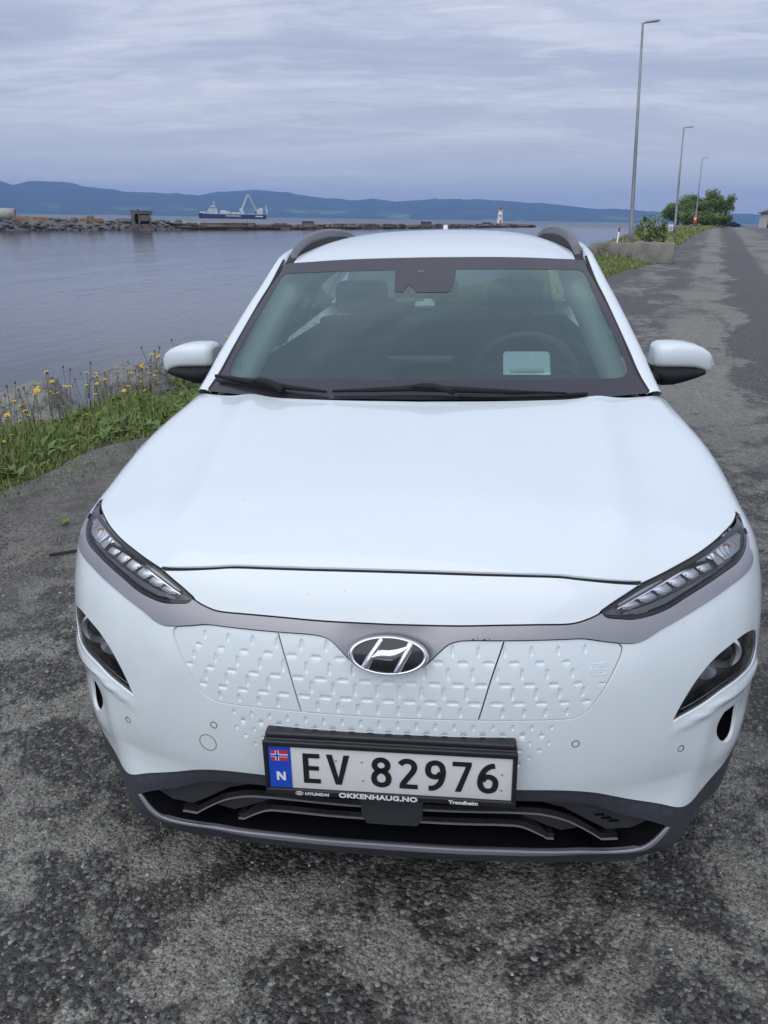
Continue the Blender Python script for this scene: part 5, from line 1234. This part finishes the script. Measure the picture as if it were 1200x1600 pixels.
# ------------------------------------------------------------------ concrete blocks
def conc():
    m=mat('block_concrete',(.25,.245,.215),.85,noise=(1.8,.28,8),bump=(14,.02)); return m
cm=conc()
def block(s,t,w,h,d,rz,label):
    o=empty('concrete_block',group='concrete blocks at the roadside',label=label,cat='concrete block'); loc(o,s,t,float(hgt(s,t))-.03,rz)
    g=G(); g.box((0,0,h/2),(d,w,h)); b=bevel(g.obj('block_body',cm,o),.035,3)
    for y in (-w*.32,0,w*.32): g=G(); g.box((0,y,h+.025),(.16,.20,.05),taper=.75); bevel(g.obj('stacking_lug',cm,o),.01,1)
    for v in b.data.vertices: v.co+=Vector([.012*mn.noise(v.co*3+Vector((k*7,0,0))) for k in range(3)])
    return o
block(32.9,2.08,1.50,.76,.75,0.,'right hand grey concrete block standing clear on the road edge')
block(34.7,3.78,1.86,.66,.75,.06,'left hand concrete block behind grass, part hidden by the car roof rail')
g=G(); g.add([(-.15,-.75,0),(.12,-.72,0),(.10,.55,0),(-.10,.6,0)],[(0,1,2,3)]); o=g.obj('red_tape',mat('red_strip',(.35,.03,.03),.6)); loc(o,32.70,2.0,float(hgt(32.7,2.0))+.012); tag(o,'red strip lying at the foot of the right hand concrete block','tape')
# ------------------------------------------------------------------ lamp posts
galv=mat('galvanised_steel',(.27,.28,.30),.5,metal=.5,noise=(3,.15,3)); lhm=mat('lamp_head_grey',(.35,.36,.37),.45)
def lamp(x,y,z,H,lean,label):
    o=empty('street_lamp',label=label,cat='lamp post',group='lamp posts along the road'); o.location=(x,y,z); o.rotation_euler=(0,-lean,0)
    g=G(); g.tube([(0,0,-.3),(0,0,H*.16),(0,0,H*.165),(0,0,H*.5),(0,0,H)],[.105,.10,.085,.068,.042],14); g.obj('pole',galv,o,True)
    g=G(); g.tube([(0,0,-.2),(0,0,.12)],.16,14); g.obj('base_collar',galv,o)
    g=G(); g.tube([(-.02,0,H-.02),(.16,0,H+.03)],.030,8); g.obj('arm',galv,o,True)
    g=G(); g.box((.40,0,H+.045),(.50,.22,.07),Matrix.Rotation(-.06,3,'Y'),.8); h_=bevel(g.obj('lamp_head',lhm,o),.02,2)
    g=G(); g.box((.43,0,H+.004),(.34,.14,.012)); g.obj('lamp_glass',M['mark'],h_)
    return o
lamp(6.96,34.6,-.0,8.90,.066,'tallest looking, nearest lamp post standing behind the concrete blocks')
lamp(14.52,58.97,.55,7.1,.050,'middle lamp post of the three, beyond the concrete blocks')
lamp(23.36,87.68,.80,6.95,.038,'farthest lamp post, with the red box on it, in front of the trees')
# things by the posts
o=empty('lifebuoy_box',label='orange red lifebuoy box fixed to the farthest lamp post',cat='lifebuoy box'); o.location=(23.22,87.45,1.55); o.rotation_euler=(0,0,RZ)
g=G(); g.box((0,0,.35),(.18,.34,.75)); bevel(g.obj('box_body',mat('orange_red',(.62,.07,.03),.5),o),.05,2); g=G(); g.box((-.095,0,.45),(.01,.2,.22)); g.obj('white_patch',M['mark'],o); 
g=G(); g.box((.12,0,.3),(.06,.1,.6)); g.obj('mounting_plate',galv,o)
o=empty('post_sign',label='small white sign on a short post left of the middle lamp post',cat='sign'); o.location=(13.75,57.0,.42); o.rotation_euler=(0,0,RZ)
g=G(); g.tube([(0,0,-.2),(0,0,.95)],.025,8); g.obj('post',galv,o,True); g=G(); g.box((0,0,.82),(.03,.30,.42)); bevel(g.obj('board',M['mark'],o),.012,2); g=G(); g.tube([(-.02,.09*math.cos(t),.80+.09*math.sin(t)) for t in [2*math.pi*i/16 for i in range(16)]],.018,6,close=True); g.obj('ring_mark',M['frit'],o)
o=empty('marker_post',label='leaning white marker post with red top behind the concrete blocks',cat='marker post'); o.location=(6.24,34.1,.35); o.rotation_euler=(0.06,.05,RZ)
g=G(); g.tube([(0,0,-.5),(0,0,.85)],.030,8); g.obj('post',M['mark'],o,True); g=G(); g.tube([(0,0,.85),(0,0,1.02)],.04,8); g.obj('red_top',mat('marker_red',(.35,.05,.04),.6),o,True)
# ------------------------------------------------------------------ shrub, weeds, trees
LG=[leafm('leaf_a',(.12,.19,.065)),leafm('leaf_b',(.16,.24,.085)),leafm('leaf_c',(.22,.29,.12)),leafm('leaf_d',(.075,.125,.048))]
bark=mat('bark',(.09,.075,.06),.9)
def plant(name,label,cat,s,t,H,Wd,nst,nleaf,lsz,seed,group=None,clumps=9,trunk=.05,low=.15,sparse=0.,mats=LG,shape=1.):
    R=random.Random(seed); o=empty(name,label=label,cat=cat,group=group); loc(o,s,t,(float(hgt(s,t)) if t<5 else .1)-.02)
    g=G(); tips=[]
    for k in range(nst):
        a=R.uniform(0,6.28); sp=R.uniform(.1,.5)*Wd; h=H*R.uniform(.6,.98); p=[Vector((0,0,0)),Vector((math.cos(a)*sp*.25,math.sin(a)*sp*.25,h*.35)),Vector((math.cos(a)*sp*.65,math.sin(a)*sp*.65,h*.7)),Vector((math.cos(a)*sp,math.sin(a)*sp,h))]
        g.tube(p,[trunk,trunk*.7,trunk*.45,trunk*.15],6,cap=False)
        for q in range(3):
            b=p[1].lerp(p[3],R.uniform(.1,.9)); e=b+Vector((R.uniform(-1,1)*Wd*.3,R.uniform(-1,1)*Wd*.3,R.uniform(.05,.3)*H)); g.tube([b,e],[trunk*.3,trunk*.08],4,cap=False); tips.append((b,e))
        tips.append((p[1],p[3]))
    g.obj('trunk',bark,o,True)
    V=[];F=[];MI=[]
    cl=[]
    for k in range(clumps):
        b,e=R.choice(tips); c=b.lerp(e,R.uniform(.4,1.05)); c.z=max(c.z,low*H); cl.append((c,R.uniform(.14,.26)*Wd*(1.1-.5*c.z/H),R.choice((0,0,1,1,2,3))))
    for i in range(nleaf):
        if R.random()<sparse: b,e=R.choice(tips); c=b.lerp(e,R.random()); r=.06*Wd; mi=R.choice((1,2))
        else: c,r,mi=R.choice(cl); 
        d=Vector((R.gauss(0,1),R.gauss(0,1),R.gauss(0,.85))).normalized()*r*(R.random()**.45); p=c+d
        if p.z<.02: continue
        n=Vector((R.gauss(0,1),R.gauss(0,1),R.gauss(.4,1))).normalized(); u=n.orthogonal().normalized(); v=n.cross(u); l=lsz*R.uniform(.6,1.4); w=l*.45; k0=len(V)
        V+=[p-u*l,p-v*w,p+u*l,p+v*w]; F.append((k0,k0+1,k0+2,k0+3)); MI.append(mi if R.random()<.75 else R.randrange(4))
    cr_=mesh('crown',V,F,mats,o); cr_.data.polygons.foreach_set('material_index',MI); return o
plant('willow_shrub','sparse leafy willow shrub growing beside the nearest lamp post','shrub',34.4,2.45,1.85,1.35,10,1100,.062,5,clumps=14,trunk=.014,low=.3,sparse=.6)
plant('willow_shrub','tall thin spray of leaves at the right of the shrub by the nearest lamp post','shrub',34.8,1.85,1.9,.5,3,420,.055,9,clumps=7,trunk=.013,low=.35,sparse=.6)
for k,(s,t,h,l) in enumerate(((34.0,4.2,.8,'dry reddish weed stalks left of the nearest lamp post'),(34.2,4.9,.62,'thin dry weed stalks above the left concrete block'),(36.0,1.6,.55,'dry weeds behind the right end of the right concrete block'))):
    plant('dry_weeds',l,'weeds',s,t,h,.8,10,120,.025,40+k,clumps=8,trunk=.006,low=.4,sparse=.6,mats=[GC[4],brn,GC[3],brn])
def inv(x,y): d=Vector((x-ORG.x,y-ORG.y,0)); return d.dot(E_),d.dot(NL)
TR=[(26.9,110,3.0,4.2,'low bushy tree at the left end of the roadside thicket'),(28.5,112,3.9,5.0,'rounded dark green tree second from the left in the thicket'),(30.1,113,3.9,5.0,'broad dark green tree in the middle of the thicket'),(31.8,111,4.3,4.4,'tallest green tree of the thicket, right of its middle'),(33.3,112,4.0,2.8,'thin leaved tree at the right end of the thicket showing sky between its twigs'),(30.2,104,1.6,2.6,'low green bush at the foot of the thicket beside the road')]
TR+=[(29.3,107,1.9,3.6,'low dense bush filling the middle of the thicket in front of the trunks'),(27.6,107,1.7,3.2,'low bush at the left foot of the thicket above the yellow grass')]
TR=[(*inv(x,y),h,w,l) for x,y,h,w,l in TR]
for k,(s,t,h,w,l) in enumerate(TR):
    plant('roadside_tree',l,'tree',s,t,h,w,5 if k!=4 else 8,9000 if k!=4 else 1300,.11,60+k,'trees of the roadside thicket',46 if k!=4 else 16,.07,.04,.05 if k!=4 else .5)
# ------------------------------------------------------------------ far parked car
def far_car():
    o=empty('distant_car',label='small dark car parked at the far end of the road by the trees',cat='car'); o.location=(54.6,180.7,.60); o.rotation_euler=(0,0,math.radians(8))
    dk=mat('dark_green_paint',(.010,.016,.020),.25,coat=.5); prof=[(-2.2,.35),(-2.2,.75),(-1.35,.88),(-.75,1.38),(.75,1.42),(1.5,.98),(2.15,.90),(2.2,.35)]
    g=G(); rows=[[(x,y,z) for x,z in prof] for y in (-.85,-.8,.8,.85)]; g.grid(rows); g.add([(x,-.85,z) for x,z in prof],[tuple(range(8))]); g.add([(x,.85,z) for x,z in prof],[tuple(range(8))]); g.obj('body',dk,o)
    g=G(); g.add([(-1.2,-.86,.92),(-.72,-.86,1.32),(.72,-.86,1.35),(1.35,-.86,.97)],[(0,1,2,3)]); g.obj('side_glass',M['frit'],o)
    for x in (-1.4,1.4):
        w_=G(); w_.disc((x,-.80,.32),.32,18,(0,1,0),.2); w_.disc((x,.80,.32),.32,18,(0,1,0),.2); w_.obj('wheel',M['tyre'],o)
    for x,m_ in ((2.19,M['red']),(-2.19,M['mark'])):
        for y in (-.6,.6): g=G(); g.box((x,y,.72),(.06,.28,.14)); g.obj('tail_lamp' if x>0 else 'headlamp',m_,o)
far_car()
# ------------------------------------------------------------------ warehouse at the right edge
o=empty('white_building',label='low white building with brown roof cut off by the right edge',cat='building'); o.location=(49.2,141.2,.70); o.rotation_euler=(0,0,math.radians(-12))
wall_m=mat('white_render',(.62,.62,.60),.8,noise=(2,.08,4)); rfm=mat('brown_roof',(.10,.06,.045),.8)
g=G(); prof=[(0,0),(0,2.75),(4.5,4.3),(9,2.75),(9,0)]; g.grid([[(x,y,z) for x,z in prof] for y in (0,14)]); g.add([(x,0,z) for x,z in prof],[(0,1,2,3,4)]); g.obj('wall',wall_m,o)
g=G()
for a,b_ in (((-.45,2.62),(4.5,4.42)),((9.45,2.62),(4.5,4.42))): g.add([(a[0],-.5,a[1]),(b_[0],-.5,b_[1]),(b_[0],14.5,b_[1]),(a[0],14.5,a[1]),(a[0],-.5,a[1]+.14),(b_[0],-.5,b_[1]+.14),(b_[0],14.5,b_[1]+.14),(a[0],14.5,a[1]+.14)],[(0,1,2,3),(7,6,5,4),(0,4,5,1),(2,6,7,3),(0,3,7,4)])
g.obj('roof',rfm,o)
g=G(); g.tube([(-.06,-.06,0),(-.06,-.06,2.6)],.05,8); g.obj('downpipe',M['frit'],o)
w_=G(); w_.box((2.2,-.02,1.5),(1.1,.06,1.0)); wf=w_.obj('window',M['mark'],o); g=G(); g.box((2.2,-.06,1.5),(.95,.03,.85)); g.obj('pane',M['glossblack'],wf)
o=empty('yellow_machine',label='yellow machine half cut off at the right edge before the building',cat='machine'); o.location=(42.1,121.5,.9); o.rotation_euler=(0,0,-.2)
ym=mat('machine_yellow',(.62,.36,.02),.5); g=G(); g.box((.9,0,.95),(1.8,1.2,.9)); bevel(g.obj('machine_body',ym,o),.08,2); g=G(); g.box((1.3,0,1.7),(.9,1.,.7),taper=.85); g.obj('cab',M['frit'],o)
for x in (.35,1.5): g=G(); g.disc((x,-.6,.38),.38,16,(0,1,0),.25); g.obj('wheel',M['tyre'],o)
o=empty('concrete_kerb',label='low pale concrete edging left of the white building',cat='kerb'); o.location=(45.5,150,.62); g=G(); g.box((-2.2,0,.22),(5.2,.4,.40)); bevel(g.obj('kerb_body',cm,o),.03,1)
# ------------------------------------------------------------------ breakwater on the left
def az_pt(az,d,z): a=math.radians(az); return Vector((EYE.x+d*math.sin(a),EYE.y+d*math.cos(a),z))
bwm=rock_mat('riprap_rock',(.05,.052,.054),(.16,.16,.16),1.2); woodm=rock_mat('weathered_timber',(.085,.062,.045),(.20,.155,.11),.8)
A=Vector((-112,118,0)); B=Vector((-94,155,0)); Cc=Vector((-84.5,176,0)); D=Vector((-73.5,190,0))
ax=[Vector((-150,60,0)),A,B,Cc,D]
g=G(); rows=[]
for i,p in enumerate(cr([tuple(v) for v in ax],False,4.)):
    p=Vector(p); out=Vector((.88,-.47,0)); r=[]
    for d,z in ((3.6,-2.6),(2.2,-1.1),(.6,.15),(-2.5,.35),(-9,.30),(-12,-2.6)):
        r.append(p+out*(d+.6*mn.noise(p*.3+Vector((d,0,0))))+Vector((0,0,z+.25*mn.noise(p*.2+Vector((0,d,0))))))
    rows.append(r)
g.grid(rows); g.obj('rubble_mole',rock_mat('mole_gravel',(.09,.085,.075),(.18,.17,.15),.6),None,True,label='low rubble mole reaching out from the left with stone sides',cat='breakwater')
me0=[rock_mesh(30+i,2,.3,.8) for i in range(4)]; RR=random.Random(9)
bmj=bmesh.new()
pth=cr([tuple(v) for v in ax[1:]],False,.7)
for i in range(620):
    p=Vector(pth[RR.randrange(len(pth))]); d=RR.uniform(-.4,3.6); out=Vector((.88,-.47,0)); z=.30-d*.62; sc=RR.uniform(.30,.75)
    mm=me0[i%4].copy(); mm.transform(Matrix.Translation(p+out*d+Vector((RR.uniform(-1,1),RR.uniform(-1,1),z)))@Matrix.Rotation(RR.uniform(0,6),4,'Z')@Matrix.Diagonal((sc*1.2,sc,sc*.8,1))); bmj.from_mesh(mm); bpy.data.meshes.remove(mm)
rr_=bmobj('mole_riprap',bmj,bwm,kind='stuff'); tag(rr_,'grey riprap stones facing the water along the rubble mole','riprap')
# culvert ring, timber stacks, mound
o=empty('concrete_pipe',label='large pale concrete pipe lying on the mole at the far left',cat='pipe'); o.location=(-94.,157.5,1.35); o.rotation_euler=(0,0,.35)
cpm=mat('pale_concrete',(.36,.36,.34),.8,noise=(1.5,.15,4)); n=28
g=G(); R=[]
for r,y in ((.92,-1.5),(1.15,-1.5),(1.15,1.5),(.92,1.5),(.92,-1.5)): R.append([(y,r*math.cos(t),r*math.sin(t)) for t in [2*math.pi*i/n for i in range(n)]])
g.grid(R,True); g.obj('pipe_shell',cpm,o,True)
tm=mat('orange_timber',(.42,.20,.07),.75,noise=(3,.25,4))
for k,((x0,y0),(x1,y1),z,h,l) in enumerate((((-92.2,155.8),(-89.4,157.3),.62,.62,'left hand stack of orange timber on the mole beside the pipe'),((-89.1,157.9),(-86.4,159.4),.60,.58,'second stack of orange timber on the mole, right of the first'),((-83.0,165.6),(-79.6,169.4),.42,.62,'long orange timber stack farther along the mole near the earth mound'))):
    o=empty('timber_stack',label=l,cat='timber',group='orange timber stacks on the mole'); v=Vector((x1-x0,y1-y0,0)); o.location=((x0+x1)/2,(y0+y1)/2,z-.28); o.rotation_euler=(0,0,math.atan2(v.y,v.x)); L_=v.length
    for r in range(4):
        g=G(); g.box((RR.uniform(-.15,.15),RR.uniform(-.05,.05),h*(r+.5)/4),(L_*RR.uniform(.9,1.),1.1,h/4-.02)); g.obj('board',tm,o)
def pt_rock(name,x,y,z,sc,label,cat,m,group=None,seed=0):
    me=me0[seed%4].copy(); me.materials.append(m); o=bpy.data.objects.new(name,me); COL.objects.link(o); o.location=(x,y,z); o.scale=sc; o.rotation_euler=(0,0,seed*1.3); return tag(o,label,cat,group)
pt_rock('earth_mound',-81.6,168.3,.9,(.85,.8,.85),'small brown mound between the second and third timber stacks','mound',woodm,None,1)
pt_rock('gravel_heap',-97.5,156,.5,(4,2,.6),'low gravel heap in front of the concrete pipe','heap',bwm,None,2)
g=G()
for k in range(260):
    q=RR.random(); p=B.lerp(Cc,q)+Vector((RR.uniform(-5,0),RR.uniform(-2,4),.35)); h=RR.uniform(.2,.8)*(1.4 if .0<q<.35 else .7); w=.06
    for j in range(4):
        a=RR.uniform(0,6.28); g.add([p+Vector((math.cos(a)*w,math.sin(a)*w,0)),p-Vector((math.cos(a)*w,math.sin(a)*w,0)),p+Vector((RR.uniform(-.2,.2),RR.uniform(-.2,.2),h))],[(0,1,2)])
g.obj('mole_weeds',GC[3],None,kind='stuff',label='scrubby dry weeds growing along the top of the mole',cat='weeds')
# ruined hut on the mole
hm=rock_mat('stained_concrete',(.045,.040,.034),(.17,.15,.125),.9)
o=empty('ruined_hut',label='small roofless concrete hut with dark openings at the start of the timber pier',cat='hut'); o.location=(-72.75,174.2,-1.75); o.rotation_euler=(0,0,math.atan2(1.63,3.91))
g=G()
for c,d in (((-1.75,-.05,2.2),(.75,.4,4.4)),((-.45,0,2.2),(.35,.35,4.2)),((.75,-.1,2.7),(1.9,.35,1.2)),((.35,-.1,3.75),(4.3,.4,.45)),((1.85,0,2.5),(.5,.4,2.3)),((0,0,1.1),(4.3,.8,.7)),((0,2.9,2.6),(4.1,.4,2.6)),((-1.95,1.5,2.6),(.3,2.6,2.4)),((1.95,1.5,2.6),(.3,2.6,2.4))): g.box(c,d)
g.obj('wall',hm,o)
g=G(); g.box((0,1.3,.35),(5.4,3.6,1.5)); g.obj('footing',hm,o)
g=G(); g.box((.1,1.3,4.08),(4.6,3.3,.22)); g.box((-.5,.2,4.35),(.5,.5,.4)); g.obj('roof_slab',hm,o)
g=G(); g.box((.75,.10,2.9),(1.2,.05,.5)); g.obj('dark_opening',M['black'],o)
for k,(x,y,z,sc,l) in enumerate(((-75.8,186,.1,(2.2,1.2,.7),'broken dark timber heap just right of the ruined hut'),(-71.5,192,-.25,(2.6,1.4,.55),'low broken timber heap farther right of the ruined hut'),(-79.5,181.5,.25,(2.2,1.3,.55),'dark rubble heap immediately left of the ruined hut'),(-72.8,197,.1,(1.1,1.,.8),'single dark stump on the pier right of the hut'))):
    pt_rock('debris_heap',x,y,z,sc,l,'debris',hm,'debris heaps around the ruined hut',k)
# timber pier running out to the lighthouse
P0=Vector((-75.5,189,0)); P1=Vector((-44.5,240,0)); P2=Vector((31.5,434,0)); 
pp=[Vector(p) for p in cr([tuple(P0),tuple(P1),tuple(P0.lerp(P1,1).lerp(P2,.5)),tuple(P2)],False,5.)]
def pier():
    o=empty('timber_pier',label='long low weathered timber and stone pier running out to the lighthouse',cat='pier'); N_=len(pp)
    g=G(); rows=[]
    for i,p in enumerate(pp):
        t=(pp[min(i+1,N_-1)]-pp[max(i-1,0)]).normalized(); n=Vector((t.y,-t.x,0)); hgt_=-.22+.35*mn.noise(p*.06)+.22*mn.noise(p*.25); top=hgt_
        rows.append([p+n*(2.4+.4*mn.noise(p*.15))+Vector((0,0,-2.4)),p+n*2.1+Vector((0,0,-.75)),p+n*(1.7+.4*mn.noise(p*.4))+Vector((0,0,top-.15)),p+n*.2+Vector((0,0,top+.12*mn.noise(p))),p-n*3+Vector((0,0,top-.1)),p-n*3.4+Vector((0,0,-2.4))])
    g.grid(rows); g.obj('pier_fill',woodm,o)
    R=random.Random(12); darkw=mat('wet_timber',(.05,.036,.026),.8); palew=mat('bleached_timber',(.24,.21,.165),.85)
    # logs laid along the face, and piles
    for k in range(150):
        q=(R.random()**1.25)*(N_-2); i=int(q); a=pp[i].lerp(pp[i+1],q-i); t=(pp[i+1]-pp[i]).normalized(); n=Vector((t.y,-t.x,0)); L_=R.uniform(2.5,7); z=R.choice((-1.35,-.9,-.5,-.15))
        g=G(); b=a+n*(2.2+(.35 if z<-.6 else 0)); g.tube([b-t*L_/2+Vector((0,0,z)),b+t*L_/2+Vector((0,0,z+R.uniform(-.12,.12)))],R.uniform(.13,.24),6); g.obj('log',darkw if z<-1 else (palew if R.random()<.4 else woodm),o)
    for k in range(60):
        i=int(k/60*(N_-2)); a=pp[i].lerp(pp[i+1],R.random()); t=(pp[i+1]-pp[i]).normalized(); n=Vector((t.y,-t.x,0)); g=G(); b=a+n*2.75; h=-.35+R.uniform(-.5,.35); g.tube([b+Vector((0,0,-2.3)),b+Vector((R.uniform(-.1,.1),0,h))],.15,6); g.obj('pile',darkw,o)
pier()
bxm=mat('dark_weathered_box',(.055,.058,.050),.8)
for k,(x,y,z,w,h,l) in enumerate(((-47.8,236.5,-.3,3.4,.75,'dark box nearest the ship on the pier, left of the roof antenna'),(-18.2,329.,-.3,4.2,.85,'dark box on the pier just left of the roof antenna'),(6.8,379.5,-.3,3.9,.75,'dark box on the pier beside the lighthouse'))):
    o=empty('pier_box',label=l,cat='box',group='dark boxes on the pier'); o.location=(x,y,z); o.rotation_euler=(0,0,.2); g=G(); g.box((0,0,h/2),(w,1.4,h)); bevel(g.obj('box_body',bxm,o),.05,1); g=G(); g.box((0,0,h+.04),(w+.15,1.55,.08)); g.obj('box_lid',bxm,o)
# ------------------------------------------------------------------ lighthouse
o=empty('lighthouse',label='small white tapering lighthouse with red lantern top at the pier end',cat='lighthouse'); o.location=(14.2,421.5,-.35)
wp=mat('lighthouse_white',(.72,.72,.70),.7); rp=mat('lighthouse_red',(.42,.045,.03),.6)
g=G(); g.tube([(0,0,.2),(0,0,1.0),(0,0,4.2),(0,0,6.3)],[1.62,1.55,1.12,.98],16); g.obj('tower',wp,o,True)
g=G(); g.tube([(0,0,6.3),(0,0,6.5)],[1.18,1.18],16); g.obj('gallery',wp,o); g=G(); g.tube([(0,0,6.5),(0,0,7.5)],.80,12); g.obj('lantern_room',rp,o)
g=G(); g.tube([(0,0,7.45),(0,0,7.7),(0,0,8.5),(0,0,8.9)],[.85,.80,.25,.06],14); g.obj('dome',rp,o,True)
g=G()
for k in range(12): a=2*math.pi*k/12; g.tube([(1.28*math.cos(a),1.28*math.sin(a),6.5),(1.28*math.cos(a),1.28*math.sin(a),7.2)],.03,4)
g.tube([(1.28*math.cos(a),1.28*math.sin(a),7.2) for a in [2*math.pi*i/20 for i in range(20)]],.035,4,close=True); g.obj('railing',wp,o)
g=G(); g.box((-.12,-1.22,4.1),(.55,.3,.75)); g.obj('window',M['glossblack'],o); g=G(); g.box((.15,-1.52,1.2),(.7,.25,1.5)); g.obj('door',rp,o)
g=G(); g.tube([(0,0,-1.6),(0,0,.25)],[3.6,2.7],12); g.obj('stone_base',woodm,o)
o=empty('pier_headland',label='rocky head of the pier around the lighthouse foot',cat='pier head'); o.location=(19,423,-.6); me=me0[1].copy(); me.materials.append(woodm); q=bpy.data.objects.new('rock_fill',me); COL.objects.link(q); q.parent=o; q.scale=(13,5,1.3)
# ------------------------------------------------------------------ ship
def ship():
    o=empty('cargo_ship',label='dark blue hulled coastal cargo ship with white superstructure and a raised deck crane',cat='ship'); a=Vector((-402.2,1182.2,0)); b=Vector((-307.7,1210.2,0)); v=b-a; o.location=(a.x,a.y,SEA); o.rotation_euler=(0,0,math.atan2(v.y,v.x)); L_=v.length
    hb=mat('hull_blue',(.010,.018,.055),.5); wh=mat('ship_white',(.68,.69,.70),.6); gy=mat('ship_grey',(.55,.56,.58),.6)
    st=[(0,.3,7.6),(3,3.2,7.4),(9,7,6.6),(20,8,6.2),(45,8,5.8),(80,8,6.),(94,8,6.4),(L_,6.5,6.6)]
    rows=[[(x+(3 if x<6 and z_<2 else 0),-w*f,z_*h/6.) for f,z_ in ((.75,-1.),(.92,1.),(1,6.))]+[(x,w,h)]+[(x,w*.8,-1)] for x,w,h in st]
    g=G(); g.grid(rows); g.add(rows[-1],[(0,1,2,3,4)]); hu=g.obj('hull',hb,o)
    g=G(); g.box((50,-8.06,3.8),(22,.1,1.1)); g.box((88,-7.75,3.6),(11,.1,1.6)); g.obj('hull_marking',wh,hu)
    g=G(); g.grid([[(x,-w-.1,h),(x,-w-.1,h+.7)] for x,w,h in st]); g.obj('bulwark',gy,o)
    g=G(); 
    for c,d in (((20,0,8.4),(15,14,5)),((20.5,0,12.4),(12,12,3.2)),((21,0,15.4),(8.5,13,2.8)),((6,0,8.3),(9,9,2)),((21,0,17.3),(5,7,1))): g.box(c,d)
    bs=g.obj('bridge_house',wh,o); g=G(); g.box((21,-6.6,15.6),(7.8,.1,1.)); 
    for k in range(7): g.box((15+1.7*k,-7.06,9.6),(.8,.1,.8)); g.box((16+1.5*k,-6.06,12.6),(.8,.1,.8))
    g.obj('window_row',M['glossblack'],bs)
    g=G(); g.tube([(23,0,17.5),(23,0,25)],.35,6); g.tube([(21,0,22),(25,0,22)],.2,5); g.box((23,0,20.5),(3,1,.5)); g.obj('mast',wh,o)
    g=G(); g.box((38,0,8.2),(14,12,4)); g.box((36,0,10.8),(8,9,1.4)); g.box((54,0,7.8),(14,12,2.4)); g.obj('deck_cargo',wh,o)
    g=G(); g.box((64,0,8),(5,6,6)); g.box((62,0,12.5),(4.5,4,4.5)); cr_=g.obj('crane_house',wh,o)
    g=G(); g.tube([(63,0,12),(73,0,34)],[1.7,1.3],6); g.tube([(73,0,34),(83,0,15)],[1.3,.9],6); g.tube([(64,0,16),(72,0,31)],[.5,.5],5); g.tube([(83,0,15),(83,0,10)],[.7,.9],6); g.obj('crane_boom',gy,o)
    g=G(); g.box((89,0,10),(9,13,7)); g.box((91,0,14.3),(4.5,8,2.4)); g.box((100,0,9.5),(1.4,11,6)); g.tube([(99.5,0,10),(98.5,0,19)],.7,6); g.tube([(101,0,10),(98.5,0,19)],.3,6); g.obj('stern_house',wh,o)
    g=G(); g.box((84,0,8.5),(2.5,4,4.5)); g.obj('stern_winch',M['frit'],o)
ship()
# ------------------------------------------------------------------ haze
def haze():
    m=bpy.data.materials.new('haze'); m.use_nodes=True; nt=m.node_tree; N=nt.nodes; N.clear(); o=N.new('ShaderNodeOutputMaterial'); v=N.new('ShaderNodeVolumePrincipled')
    v.inputs['Color'].default_value=(.27,.50,.98,1); v.inputs['Density'].default_value=.00016; v.inputs['Anisotropy'].default_value=0.; nt.links.new(v.outputs[0],o.inputs['Volume'])
    g=G(); g.box((750,750,(-4.+260)/2),(14800,14800,264)); g.obj('haze',m,None,kind='stuff',label='thin blue sea haze lying over the fjord',cat='haze')
haze()
